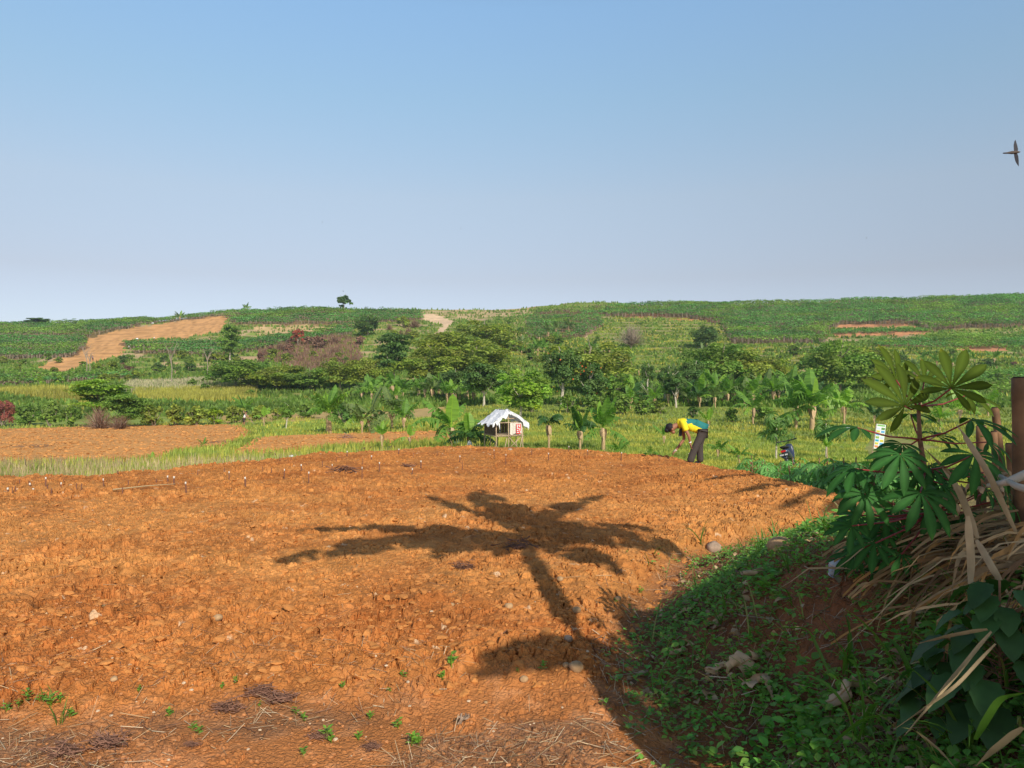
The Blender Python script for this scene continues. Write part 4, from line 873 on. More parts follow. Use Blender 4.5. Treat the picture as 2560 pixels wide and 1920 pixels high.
for i, a in enumerate([('largest pile of dead brown twigs on the ploughed plot', 858, 1184, 78), ('small dark heap of twigs at the far left edge of the ploughed plot', 686, 1142, 46), ('flat dark heap of twigs at the far plot edge below the yellow-stalked plant', 918, 1126, 40), ('thin dark twig heap on the plot between two stakes', 1022, 1168, 40),
                        ('dark burnt twig heap on the far plot edge, right of the stalked plant', 985, 1122, 36), ('dark root clump in the middle of the leaf shadow', 1292, 1378, 90), ('short broken stick pile below the leaf shadow', 1160, 1428, 70), ('grey-brown brush heap on the middle field', 865, 1096, 48)]):
    twigclump('brush_pile', a[0], a[1], a[2], a[3], 60 + i, n=46, col=(.15, .075, .05) if i < 7 else (.30, .17, .12), dmin=24 if i == 7 else 1.4)
for i, (px, py, w) in enumerate([(270, 1880, 110), (800, 1850, 60), (570, 1790, 80), (650, 1755, 80), (160, 1905, 90), (700, 1760, 90), (930, 1880, 50), (480, 1880, 40)]):
    twigclump('dead_weed', 'dry dark weed tangle lying on the footpath at the bottom left', px, py, w, 91 + i, n=120, col=(.20, .10, .065), cat='dead weed', group='dead weed tangles on the footpath')
# ---------------------------------------------------------------- stakes in the plot
M['stake'] = mat('stake_wood', (.17, .075, .05), .85, vary=.3, vscale=30); M['cap'] = mat('cut_white_top', (.66, .60, .50), .7)
def stk():
    out = []
    c1 = [(60, 1630, 10, 1), (95, 1655, 50, 0), (118, 1652, 50, 0), (225, 1585, 40, 0), (350, 1592, 55, 1), (365, 1615, 30, 0), (395, 1655, 40, 0), (468, 1605, 25, 1), (585, 1620, 60, 0), (625, 1620, 50, 0), (795, 1592, 48, 1), (905, 1506, 30, 0), (940, 1652, 50, 0), (985, 1592, 45, 0), (1065, 1575, 30, 0), (1200, 1562, 30, 0), (1288, 1552, 35, 1), (1335, 1577, 55, 1), (1430, 1652, 80, 1), (1760, 1552, 65, 1), (1885, 1607, 65, 1), (1520, 1515, 40, 0), (1725, 1475, 35, 0), (255, 1615, 12, 1), (230, 1590, 12, 1), (150, 1575, 30, 0), (490, 1560, 30, 0)]
    c2 = [(215, 1532, 70, 1), (405, 1577, 75, 1), (350, 1482, 45, 1), (615, 1402, 40, 0), (585, 1472, 30, 1), (815, 1542, 80, 1), (948, 1477, 60, 1), (1200, 1497, 50, 1), (1268, 1447, 50, 1), (1210, 1372, 40, 0), (1392, 1352, 45, 0), (1565, 1397, 40, 1), (1585, 1467, 70, 0), (1830, 1382, 60, 1), (1918, 1432, 80, 1), (885, 1395, 35, 1), (700, 1352, 30, 1), (510, 1442, 50, 0), (120, 1492, 40, 0), (185, 1402, 35, 0), (50, 1472, 40, 0), (1095, 1350, 30, 1), (820, 1420, 45, 0), (270, 1400, 35, 0)]
    c3 = [(550, 1352, 50, 0), (680, 1392, 50, 1), (835, 1330, 35, 1), (980, 1367, 45, 1), (1238, 1392, 55, 1), (1530, 1392, 50, 0), (1755, 1385, 48, 1)]
    for x, y, h, c in c1: out.append((x / 3.072, 700 + y / 3.072, h / 3.072, c))
    for x, y, h, c in c2: out.append((640 + x / 3.072, 700 + y / 3.072, h / 3.072, c))
    for x, y, h, c in c3: out.append((1150 + x / 3.072, 700 + y / 3.072, h / 3.072, c))
    return out
sb = MB(); addtube(sb, [[0, 0, -.2], [0, 0, .5], [.03, 0, 1.0]], [.5, .48, .45], 8); SME = sb.mesh('stake', M['stake'], smooth=True)
cb_ = MB(); addtube(cb_, [[0, 0, 0], [0, 0, 1]], [.56, .46], 8); CME = cb_.mesh('cut_top', M['cap'], smooth=True)
r = np.random.default_rng(5)
for i, (px, py, h, c) in enumerate(stk()):
    py = max(py, {0: 1122}.get(0)); p = PG(px, py); H = h / F_PX * p[1]; rd = .022 * r.uniform(.7, 1.3) * (1 if c else .75)
    e = empty('stake', p, r.uniform(0, 6), 'short brown stake with a white cut top standing in the ploughed soil' if c else 'short bare brown stake without a white top in the ploughed soil', 'stake', 'white-topped stakes in the ploughed plot' if c else 'bare stakes in the ploughed plot')
    e.rotation_euler = (r.uniform(-.06, .06), r.uniform(-.06, .06), r.uniform(0, 6))
    addobj('shaft', SME, e, sc=(rd, rd, H))
    if c: addobj('cut_top', CME, e, (.03 * rd, 0, H * .99), (rd * 1.1, rd * 1.1, .035))
# reed stalk lying on the soil
b = MB(); a = PG(282, 1235); c = PG(438, 1217); m = (a + c) / 2 + [0, 0, .05]; addtube(b, [a + [0, 0, .03], m, c + [0, 0, .05]], [.012, .010, .005], 5); tag(b.build('reed_stalk', M['straw']), 'long pale reed stalk lying across the left of the ploughed plot', 'stalk')
# ---------------------------------------------------------------- small weeds
def sprout(r, n=7, L=.05):
    b = MB()
    for k in range(n):
        a = k * 2.4 + r.uniform(-.4, .4); h = .2 * L + L * 1.1 * k / n; l = L * r.uniform(.6, 1.1) * (1 - .4 * k / n)
        b.scat(LG, LGQ, [[.1 * l * math.cos(a), .1 * l * math.sin(a), h]], rot(a - 1.57, r.uniform(.1, .8)), l, r.uniform(.8, 1.3))
    addtube(b, [[0, 0, -.01], [0, 0, L * 1.2]], [.0025, .0015], 4, (1, .9, .7)); return b
SP = [sprout(np.random.default_rng(400 + v), 6 + 2 * v, .045).mesh('weed_sprout', M['grass' if v == 0 else 'weed']) for v in range(3)]
M['bright_weed'] = mat('sprout_leaf', (.16, .30, .035), .55, trans=.3, tcol=TG)
for me in SP: me.materials[0] = M['bright_weed']
r = np.random.default_rng(8)
for i, (x, y, s, lab) in enumerate([(975, 1470, 1.5, 'leafy green seedling at the tip of the lower shadow, largest on the footpath'), (870, 1475, .7, ''), (800, 1560, .7, ''), (640, 1555, .8, ''), (655, 1558, .7, ''), (705, 1605, 1.1, ''), (716, 1612, .8, ''), (860, 1582, .9, ''), (890, 1618, 1.1, ''), (905, 1622, .9, ''), (655, 1645, .8, ''), (365, 1547, .8, ''), (415, 1587, .8, ''), (430, 1592, .8, ''), (510, 1490, .6, ''), (480, 1500, .6, ''), (1355, 1195, .5, ''), (1175, 1462, .8, ''), (1120, 1465, .5, ''), (1385, 1282, .9, ''), (60, 1525, 1.0, ''), (85, 1520, 1.0, ''), (110, 1530, 1.2, ''), (130, 1520, .9, ''), (40, 1530, .9, ''), (14, 1545, .9, ''), (740, 1500, .6, ''), (300, 1500, .6, ''), (1330, 1300, .6, ''), (955, 1480, .8, ''), (1500, 1330, .8, ''), (1440, 1290, .7, ''), (150, 1560, .8, ''), (560, 1530, .5, ''), (840, 1510, .5, ''), (775, 1605, .7, '')]):
    o = bpy.data.objects.new('weed_sprout', SP[i % 3]); C.objects.link(o); p = PG(x * 1.1573, y * 1.1573); o.location = p; o.scale = (s,) * 3; o.rotation_euler = (0, 0, r.uniform(0, 6))
    tag(o, lab or 'small bright green seedling sprouting from bare red soil', 'seedling', 'seedlings on the bare soil')
# carpet of weeds on the bank
def weedcarpet(name, n, lo, L, mk, seed, thr, per=5, ymax=10.2):
    r = np.random.default_rng(seed); y = 1.7 * (ymax / 1.7) ** r.random(n); x = r.uniform(.12, .98, n) * y; s = side(x, y)
    k = (s > lo + .25 * r.normal(size=n)) & (fbm(x * 1.15 + seed, y * 1.15, 307, 3) + .13 * ss(s, .3, 2) - .05 * ss(y, 3.5, 5) > thr + .07 * r.normal(size=n)); x = x[k]; y = y[k]; n = len(x); z = gn(x, y); b = MB(); base = r.uniform(.7, 1.2, n)
    for q in range(per):
        l = r.uniform(L[0], L[1], n); a = q * 2.4 + r.uniform(0, 1.2, n); h = (r.random(n) ** 1.5) * L[1] * 1.6 + .01
        p = np.stack([x + .3 * l * np.cos(a), y + .3 * l * np.sin(a), z + h], 1)
        b.scat(LG, LGQ, p, rot(a - 1.57, r.uniform(-.5, .7, n), r.uniform(-.4, .4, n)), l, np.stack([base * r.uniform(.8, 1.3, n), base * r.uniform(.85, 1.15, n), base * .9], 1))
    tag(b.build(name, M[mk]), kind='stuff')
weedcarpet('ground_weeds', 20000, .10, (.018, .040), 'weed', 71, .435)
weedcarpet('ground_weeds', 6500, .30, (.035, .065), 'weed', 72, .43, 5, 5.5)
weedcarpet('clover_patch', 6000, .2, (.012, .024), 'weed', 73, .42, 7, 8)
def blade(L, w, bend, r, twist=.3, n=9, el=1.3, fold=.35):
    t = np.linspace(0, 1, n); ang = el - bend * t ** 1.6; ds = L / (n - 1); x = np.concatenate([[0], np.cumsum(np.cos(ang[:-1]) * ds)]); z = np.concatenate([[0], np.cumsum(np.sin(ang[:-1]) * ds)])
    ww = w * .5 * np.minimum(1, (1 - t) * 2.6 + .04) * np.minimum(1, .45 + t * 4); V = []
    for i in range(n):
        tw = twist * t[i]; s = np.array([math.sin(tw) * -math.sin(ang[i]), math.cos(tw), math.sin(tw) * math.cos(ang[i])]); nn = np.array([-math.sin(ang[i]), 0, math.cos(ang[i])]); c = np.array([x[i], 0, z[i]])
        V += [c - s * ww[i] + nn * fold * ww[i], c, c + s * ww[i] + nn * fold * ww[i]]
    F = [];
    for i in range(n - 1): F += [[3 * i, 3 * i + 1, 3 * i + 4, 3 * i + 3], [3 * i + 1, 3 * i + 2, 3 * i + 5, 3 * i + 4]]
    return np.array(V), np.array(F)
M['blade'] = mat('grass_blade', (.09, .19, .025), .5, trans=.35, tcol=TG, spec=.4); M['reed'] = mat('dry_reed', (.45, .34, .20), .8, trans=.12, vary=.25, vscale=9)
def grassplant(label, px, py, n, L, w, seed, mk='blade', name='grass_plant', tilt=0.0, dirn=None):
    r = np.random.default_rng(seed); p = PG(px, py); b = MB()
    for k in range(n):
        V, F = blade(L * r.uniform(.5, 1.1), w * r.uniform(.6, 1.2), r.uniform(.5, 2.4), r, r.uniform(-.8, .8), el=r.uniform(1.0, 1.5)); a = r.uniform(0, 6.28) if dirn is None else dirn + r.normal() * .7
        b.add(V @ rot(a)[0].T + [r.normal() * .015, r.normal() * .015, 0], F, r.uniform(.75, 1.25))
    o = b.build(name, M[mk], smooth=True); o.location = p; tag(o, label, 'grass'); return o
for a in [('tall single broad-bladed grass standing upright low on the bank', 2275, 1775, 3, .50, .026, 1), ('spray of arching green grass blades left of the tall upright one', 2120, 1700, 11, .36, .012, 2), ('grass tuft with drooping blades at the bottom edge, right', 2425, 1905, 9, .42, .022, 3), ('wide arching grass blade clump at the bottom centre of the bank', 2150, 1915, 8, .40, .018, 4),
          ('upright thin grass growing by the grey rubble chunk', 1757, 1372, 6, .34, .014, 5), ('grass clump beside the plastic cup', 2010, 1440, 8, .24, .010, 6), ('green grass clump beneath the big cassava leaves', 2220, 1400, 12, .40, .02, 7), ('grass tuft on the bank crest left of the cassava stem', 2260, 1460, 10, .28, .014, 8), ('thin grass tuft on the left end of the footpath', 152, 1815, 7, .16, .006, 9),
          ('grass clump at the right edge above the leafy bush', 2520, 1760, 8, .30, .02, 10), ('small tuft at the left edge of the footpath', 118, 1760, 5, .12, .005, 12)]:
    grassplant(*a)
r = np.random.default_rng(91)
for k in range(34):
    y = r.uniform(2.2, 8.5); x = np.interp(y, XBY, XBX) + r.uniform(.25, 2.2)
    if x / y > .72: continue
    b = MB()
    for q in range(int(r.integers(4, 9))):
        V, F = blade(r.uniform(.1, .26), r.uniform(.005, .011), r.uniform(.4, 2.2), r, r.uniform(-.6, .6)); b.add(V @ rot(r.uniform(0, 6.28))[0].T, F, r.uniform(.7, 1.2))
    o = b.build('grass_tuft', M['blade'], smooth=True); o.location = (x, y, float(gn(x, y)[0])); tag(o, 'small thin-bladed green grass tuft growing among the weeds of the bank', 'grass tuft', 'grass tufts on the bank')
# ---------------------------------------------------------------- heap of dry reed leaves on the right
r = np.random.default_rng(31); b = MB()
for k in range(1150):
    t = r.random(); cx = 2.55 + r.normal() * .24; cy = 3.6 + r.normal() * .40
    if cx / cy > 1.0 or cx / cy < .48: continue
    g = float(gn(cx, cy)[0]); hp = .22 * math.exp(-((cx - 2.5) / .5) ** 2 - ((cy - 3.6) / .5) ** 2)
    V, F = blade(r.uniform(.2, .75), r.uniform(.004, .015), r.uniform(.4, .9), r, r.uniform(-1.6, 1.6), n=9, el=r.uniform(-.1, .38))
    a = math.pi + r.normal() * .6 + .35 if r.random() < .55 else r.uniform(0, 6.28)
    W = V @ rot(a)[0].T + [cx, cy, g + hp * r.random() + .01]; W = W + np.outer(np.linspace(0, 1, len(W)) ** 2, [0, 0, -.10]) + .012 * np.sin(np.arange(len(W)) // 3 * r.uniform(.4, 1.6))[:, None] * [.4, 1, .5]; gW = gn(W[:, 0], W[:, 1]); W[:, 2] = np.clip(W[:, 2], gW + .004, gW + .34)
    c = np.array([(1.1, .98, .85), (.8, .66, .52), (.42, .29, .20), (1.3, 1.15, .95), (.6, .48, .36), (1.15, .8, .45)][int(r.integers(6))]) * r.uniform(.75, 1.15); b.add(W, F, c)
tag(b.build('dry_reed_heap', M['reed'], smooth=True), kind='stuff')
def bankl(r, n):
    y = 2.3 * (9 / 2.3) ** r.random(n); x = r.uniform(.15, .85, n) * y; k = (side(x, y) > -.1 + .2 * r.normal(size=n)) & (fbm(x * 1.7, y * 1.7, 401, 3) > .40 + .1 * r.random(n)); return x[k], y[k]
r = np.random.default_rng(71); x, y = bankl(r, 4200); n = len(x); l = r.uniform(.02, .075, n); b = MB()
b.scat(LG * [1, 1, 2.5], LGQ, np.stack([x, y, gn(x, y) + .01 + .03 * r.random(n)], 1), rot(r.uniform(0, 6.28, n), r.uniform(-.5, .7, n), r.uniform(-.8, .8, n)), l, np.array([(.42, .27, .14), (.30, .17, .09), (.20, .11, .06), (.50, .36, .2)])[r.integers(4, size=n)] * r.uniform(.7, 1.2, (n, 1))); tag(b.build('leaf_litter', M['lit'], smooth=True), kind='stuff')
b = MB(); x, y = bankl(r, 900)
for xx, yy in zip(x, y):
    for q in range(2):
        V, F = blade(r.uniform(.10, .34), r.uniform(.004, .010), r.uniform(.5, 2.2), r, r.uniform(-.8, .8), n=7, el=r.uniform(.7, 1.4)); b.add(V @ rot(r.uniform(0, 6.28))[0].T + [xx, yy, float(gn(xx, yy)[0])], F, np.array([1, 1, 1]) * r.uniform(.7, 1.3) if r.random() < .7 else np.array([3.2, 1.5, 3.5]))
tag(b.build('bank_grass', M['blade'], smooth=True), kind='stuff')
KD = 1.45      # the plants at the right stand this many times farther than first paced out
def seen_blade(label, pts, w, mk='reed', name='dry_reed_leaf', cat='dry leaf', group=None):
    """a long single blade through sighted points (px,py,distance)"""
    w = w * KD; Q = np.array([P(p[0], p[1], p[2] * KD) for p in pts]); t = np.linspace(0, len(Q) - 1, 16); Cn = np.stack([np.interp(t, range(len(Q)), Q[:, c]) for c in range(3)], 1)
    for _ in range(2): Cn[1:-1] = (Cn[:-2] + 2 * Cn[1:-1] + Cn[2:]) / 4
    T = np.gradient(Cn, axis=0); T /= np.linalg.norm(T, axis=1)[:, None]; s = np.cross(T, [0.1, .75, .65]); s /= np.linalg.norm(s, axis=1)[:, None]; nn = np.cross(s, T); u = np.linspace(0, 1, 16); ww = w * .5 * np.minimum(1, (1 - u) * 2.2 + .06) * np.minimum(1, .5 + 3 * u); wv = .002 * np.sin(u * 31)
    V = np.stack([Cn - s * ww[:, None] + nn * (ww * .4)[:, None], Cn + nn * wv[:, None], Cn + s * ww[:, None] + nn * (ww * .4)[:, None]], 1).reshape(-1, 3); F = []
    for i in range(15): F += [[3 * i, 3 * i + 1, 3 * i + 4, 3 * i + 3], [3 * i + 1, 3 * i + 2, 3 * i + 5, 3 * i + 4]]
    b = MB(); b.add(V, F, 1.0); o = b.build(name, M[mk], smooth=True); return tag(o, label, cat, group)
for lab, pts, w in [
 ('thin dry blade arching across the cassava from upper left down to the heap', [(2460, 1400, 2.6), (2380, 1190, 2.45), (2310, 1120, 2.4)], .012),
 ('broad grey dry blade leaning up left beside the curled leaf', [(2540, 1330, 2.2), (2470, 1180, 2.15), (2410, 1090, 2.2), (2390, 1060, 2.25)], .016),
 ('two-toned pinkish dry blade leaning left above the heap', [(2445, 1345, 2.3), (2400, 1230, 2.3), (2355, 1170, 2.35)], .020),
 ('pair of long dry blades crossing the dark leafy bush toward the bottom', [(2480, 1580, 1.75), (2400, 1680, 1.75), (2260, 1840, 1.8)], .016),
 ('long straight dry blade just below the pair, ending at the bottom', [(2490, 1610, 1.7), (2390, 1720, 1.72), (2240, 1820, 1.85)], .012),
 ('dry blade reaching left from the leafy bush tip', [(2470, 1575, 1.8), (2390, 1590, 1.85), (2290, 1610, 1.95)], .018),
 ('broad bent dry blade at the lower right corner', [(2560, 1820, 1.55), (2500, 1870, 1.6), (2440, 1915, 1.65)], .022),
 ('dry blade dropping straight down from the heap on the right', [(2420, 1290, 2.0), (2430, 1400, 2.0), (2425, 1530, 2.0)], .020),
 ('dry blade crossing the falling one to make an X', [(2440, 1350, 2.05), (2480, 1420, 2.0), (2530, 1500, 2.0)], .018),
 ('thin straight dry stalk slanting from the cassava foot over the weeds', [(2080, 1250, 3.6), (2240, 1400, 3.1), (2350, 1600, 2.7)], .008),
 ('long thin tan stalk slanting from the bank crest to the lower right', [(2060, 1370, 3.4), (2180, 1480, 3.1), (2230, 1520, 3.0)], .007),
 ('long tan blade lying over the weeds left of the heap, pointing down left', [(2330, 1480, 2.6), (2150, 1590, 2.7), (1960, 1690, 2.9)], .014),
 ('second long tan blade left of the heap, lower than the first', [(2360, 1520, 2.5), (2200, 1600, 2.6), (2040, 1700, 2.75)], .010),
 ('dry blade bent down at the bottom right, broken in the middle', [(2290, 1830, 1.9), (2350, 1880, 1.85), (2400, 1935, 1.8)], .016)]:
    seen_blade(lab, pts, w)
for lab, pts, w in [('single wide fresh blade arching over the bottom weeds', [(2080, 1860, 2.2), (2170, 1790, 2.1), (2300, 1795, 2.0), (2420, 1900, 1.9)], .014),
                    ('fresh blade arching left over the bank in the middle', [(2080, 1700, 2.4), (2020, 1570, 2.5), (1930, 1570, 2.6)], .012), ('fresh blade rising at the right edge of the bottom', [(2440, 1850, 1.7), (2500, 1750, 1.65), (2575, 1730, 1.6)], .02)]:
    seen_blade(lab, pts, w, 'blade', 'long_grass', 'grass')
def curl(label, px, py, d, wpx, hpx, seed, mk='dry', name='curled_dry_leaf', rz=0):
    """a dead leaf crumpled into torn folded strips that share one midrib"""
    r = np.random.default_rng(seed); p = PG(px, py) if d > 0 else P(px, py, -d); W = wpx / F_PX * p[1]; H = hpx / F_PX * p[1]; b = MB(); n = 14; u = np.linspace(0, 1, n)
    rib = np.stack([(u - .5) * W, .10 * W * np.sin(u * 4 + seed), .12 * H + .35 * H * np.sin(u * 3.1) + .12 * H * np.sin(u * 9 + seed)], 1)
    for sg in (-1, 1):
        for k in range(3):
            i0 = k * 4; i1 = min(n - 1, i0 + 5); m = 7; q = np.linspace(0, 1, m); ph = r.uniform(-.6, .9); cv = r.uniform(1.2, 3.4) * (1 if r.random() < .7 else -1); Lw = H * r.uniform(.5, .95)
            V = []
            for i in range(i0, i1 + 1):
                a = 0.0; pt = rib[i].copy(); V.append(pt.copy()); w_ = Lw * math.sin(math.pi * min(.97, max(.12, u[i]))) ** .5
                for jj in range(1, m):
                    a = ph + cv * q[jj] + .25 * math.sin(i * 1.7 + seed); pt = pt + np.array([.12 * w_ / m * math.sin(i + seed), sg * math.cos(a) * w_ / m, math.sin(a) * w_ / m + .006 * H * r.normal()]); V.append(pt.copy())
            F = []
            for i in range(i1 - i0): F += [[i * m + jj, i * m + jj + 1, (i + 1) * m + jj + 1, (i + 1) * m + jj] for jj in range(m - 1)]
            b.add(V, F, r.uniform(.75, 1.2))
    addtube(b, np.vstack([rib, rib[-1] + [W * .25, 0, .05 * H]]), .035 * H, 5, (.9, .75, .6))
    o = b.build(name, M[mk], smooth=True); o.location = p + np.array([0, 0, .12 * H]); o.rotation_euler = (r.uniform(-.1, .5), r.uniform(-.3, .3), rz); tag(o, label, 'dry leaf')
curl('curled brown dry banana leaf in the weeds left of the cup', 1860, 1700, 3.35, 100, 62, 1, rz=.5); curl('crumpled tan dry leaf strip left of the curled brown leaf', 1800, 1695, 3.5, 80, 34, 2, rz=.2)
curl('folded dry leaf pointing down in the middle of the bank', 1900, 1745, 3.1, 110, 46, 3, rz=1.9); curl('wide torn greyish brown dry leaf low on the bank', 2125, 1765, 2.35, 130, 70, 4, rz=.1)
curl('large upright folded dry leaf under the right cassava leaves', 2485, 1245, -3.5, 95, 62, 5, rz=1.2); curl('rolled dry leaf left of the large folded one', 2432, 1245, -3.6, 60, 46, 6, rz=.4); curl('narrow hanging tan dry leaf above the heap', 2380, 1300, -3.6, 34, 90, 7, rz=1.4)
curl('dry leaf lying at the left foot of the bank', 1890, 1470, 4.6, 90, 34, 8, rz=.6); curl('tan dry leaf caught in the weeds below the boulder', 1700, 1650, 4.6, 60, 26, 9, rz=.3); curl('thin pale dry leaf on the ploughed soil, left', 263, 1542, 5.55, 46, 14, 10, 'straw', rz=.2); curl('pale dead leaf scrap lying on the footpath, bottom centre', 1148, 1820, 3.9, 22, 34, 11, 'rubble', rz=1.3)
# ---------------------------------------------------------------- the big cassava plant
M['cas_leaf'] = mat('cassava_leaf', (.030, .105, .022), .6, trans=.3, tcol=(1.9, 1.7, .5), spec=.12, vary=.12, vscale=20); M['petiole'] = mat('red_petiole', (.28, .045, .04), .5); M['cas_stem'] = mat('cassava_stem', (.22, .12, .07), .8, vary=.3, vscale=30); M['young'] = mat('young_cassava_leaf', (.060, .095, .012), .7, trans=.4, tcol=(1.8, 1.7, .5), spec=.08)
def casleaf(size, seed, lobes=7, droop=.5, span=2.5):
    r = np.random.default_rng(seed); b = MB()
    for k in range(lobes):
        t = (k / (lobes - 1) - .5) * 2; a = t * span / 1.0; L = size * (1 - .38 * abs(t) ** 1.6) * r.uniform(.92, 1.08); n = 9; u = np.linspace(0, 1, n); w = L * (.112 * np.sin(np.pi * u ** 1.75) ** .85 + .012); w[-1] = .001; z = -droop * L * u ** 2 * r.uniform(.6, 1.3) + .04 * L * np.sin(u * 3); V = []
        for i in range(n):
            for s in (-1, 0, 1): V.append((s * w[i], u[i] * L, z[i] + abs(s) * w[i] * .25))
        V = np.array(V); F = []
        for i in range(n - 1): F += [[3 * i, 3 * i + 1, 3 * i + 4, 3 * i + 3], [3 * i + 1, 3 * i + 2, 3 * i + 5, 3 * i + 4]]
        tn = np.array([1, 1, 1.]) * r.uniform(.85, 1.15); cl = np.where(np.arange(len(V)) % 3 == 1, 1.55, .95)[:, None] * tn; cl = cl * (1 + (np.repeat(u, 3) > .9)[:, None] * np.array([1.2, .5, .1]) * (r.random() < .25)); b.add(V @ rot(-a)[0].T, F, cl)
    return b
def frame(nrm, ax):
    z = np.array(nrm, float); z /= np.linalg.norm(z); y = np.array(ax, float); y -= z * (y @ z); y /= np.linalg.norm(y); x = np.cross(y, z); return np.stack([x, y, z], 1)
from mathutils import Matrix
base = np.array([P(2325, 1400, 2.62 * KD)[0], 2.62 * KD, 0.]); base[2] = float(gn(base[0], base[1])[0])
cas = empty('cassava_plant', base, 0, 'tall cassava plant with red stalks and dark hand-shaped leaves at the right', 'cassava plant')
stem_px = [(2325, None, 2.62), (2331, 1280, 2.6), (2312, 1180, 2.58), (2300, 1100, 2.55), (2296, 1020, 2.52)]
SPT = [base - [0, 0, .05]] + [P(a_, b_, c_ * KD) for a_, b_, c_ in stem_px[1:]]
b = MB(); addtube(b, np.array(SPT) - base, [.021, .018, .014, .011, .008], 8); st = b.build('stem', M['cas_stem'], cas, smooth=True); kid(cas, st)
for hx, hy, d, sz, nrm, ax, mk, lb in [
 (2378, 971, 2.45, .150, (-.2, -.9, .25), (.45, 0, 1), 'young', 9), (2261, 1015, 2.50, .165, (.2, -.9, .3), (-.4, 0, 1), 'young', 9), (2144, 1070, 2.42, .135, (0, -.15, 1), (-1, .1, -.1), 'cas_leaf', 7), (2250, 1136, 2.30, .125, (0, -.75, .75), (-.1, -.3, -1), 'cas_leaf', 9),
 (2435, 1137, 2.25, .135, (.1, -.7, .8), (.15, -.3, -1), 'cas_leaf', 9), (2138, 1172, 2.40, .120, (-.3, -.35, 1), (-1, -.3, -.4), 'cas_leaf', 7), (2162, 1236, 2.34, .115, (0, -.8, .6), (0, -.3, -1), 'cas_leaf', 9), (2301, 1232, 2.26, .135, (0, -.75, .7), (0, -.3, -1), 'cas_leaf', 9),
 (2427, 1051, 2.35, .150, (.1, -.25, 1), (1, -.4, -.15), 'cas_leaf', 7), (2310, 956, 2.60, .110, (0, -.8, .5), (.2, 0, 1), 'young', 7), (2277, 1037, 2.65, .110, (0, -.1, 1), (1, .3, 0), 'cas_leaf', 7), (2129, 1315, 2.35, .090, (-.2, -.6, .8), (-.8, -.3, -.6), 'cas_leaf', 7), (2412, 990, 2.75, .150, (0, -.3, 1), (1, 0, -.05), 'young', 7),
 (2340, 1090, 2.75, .120, (0, -.4, 1), (.8, .3, .2), 'cas_leaf', 7), (2210, 1300, 2.6, .110, (0, -.5, 1), (-.6, -.4, -.4), 'cas_leaf', 7), (2390, 1300, 2.75, .120, (0, -.5, .9), (.6, -.4, -.5), 'cas_leaf', 7), (2330, 1170, 2.8, .12, (0, -.6, .9), (.5, -.4, -.5), 'cas_leaf', 7), (2480, 1180, 2.7, .13, (.2, -.4, 1), (1, -.3, -.3), 'cas_leaf', 7), (2240, 950, 2.62, .13, (.3, -.8, .2), (-.3, 0, 1), 'young', 7)] + [(float(hx_), float(hy_), 2.45 + .35 * float(dd_), .075 + .04 * float(ss_), (.4 * (hx_ - 2310) / 150, -.6, .9), ((hx_ - 2310) / 120, -.4, -.5), 'cas_leaf', 7) for hx_, hy_, dd_, ss_ in zip(np.random.default_rng(55).uniform(2120, 2520, 46), np.random.default_rng(56).uniform(1100, 1420, 46), np.random.default_rng(57).random(46), np.random.default_rng(58).random(46))]:
    H_ = P(hx, hy, d * KD); lb_ = casleaf(sz * KD * .97, int(hx + hy), lb, droop=.35 if nrm[2] > .5 else .1, span=2.1 if lb == 9 else 1.7); o = lb_.build('leaf', M[mk], cas, smooth=True)
    Rm = frame(nrm, ax); o.matrix_local = Matrix.Translation(Vector(H_ - base)) @ Matrix(Rm.tolist()).to_4x4()
    i = int(np.argmin([abs((q - H_)[2] + .05) + (9 if j == 0 else 0) for j, q in enumerate(SPT)])); s0 = SPT[i]; mid = (s0 + H_) / 2 + [0, 0, -.012]
    b = MB(); pts = np.array([s0, s0 * .7 + mid * .3 + [0, 0, .004], mid, H_ * .7 + mid * .3, H_]); iv = np.linalg.inv(Rm); addtube(b, (pts - H_) @ iv.T, [.0055, .0048, .004, .0038, .0036], 6, 1.0); pt = b.build('petiole', M['petiole'], o, smooth=True); kid(o, pt); kid(cas, o)
# low cassava bed beyond the plot's right edge: individual plants
CM = []
for v in range(3):
    r = np.random.default_rng(600 + v); b = MB(); s = MB()
    for k in range(14):
        a = k * 2.4; h = .35 + .6 * k / 14 + r.uniform(-.05, .05); R0 = .42 * (1 - .35 * k / 14); hub = np.array([math.cos(a) * R0, math.sin(a) * R0, h]); addtube(s, [[0, 0, h * .75], hub * .5 + [0, 0, h * .42], hub], [.008, .006, .005], 4, (1.0, .4, .4), cap=False)
        L = casleaf(.30, v * 50 + k, 7, .4, 1.9)
        for VV, FF, cc in zip(L.V, [f - f.min() for f in L.Q], L.C): b.add(VV @ frame((math.cos(a) * .4, math.sin(a) * .4, 1), (math.cos(a), math.sin(a), 0)).T + hub, FF, cc * r.uniform(.7, 1.3))
    addtube(s, [[0, 0, -.1], [0, 0, .95]], [.02, .012], 5); CM.append((b.mesh('leaves', M['cassava'], smooth=True), s.mesh('stem', M['cas_stem'])))
r = np.random.default_rng(17); k = 0
bed = []
for row in range(4):
    for px in np.arange(1875, 2330, 24 + 4 * row):
        px = px + r.uniform(-8, 8); d = float(yb(np.array([px]))[0]) + 2.6 + row * 2.2 + r.uniform(-.5, .5); bed.append((px, d, row))
bed.sort()
for k, (px, d, row) in enumerate(bed):
    e = empty('young_cassava', G(px, d, -.03), r.uniform(0, 6), 'knee-high leafy cassava plant in the green bed beyond the right plot edge', 'cassava plant', 'low cassava bed beyond the plot'); s = r.uniform(.75, 1.05)
    addobj('leaves', CM[k % 3][0], e, sc=(s, s, s)); addobj('stem', CM[k % 3][1], e, sc=(s, s, s))
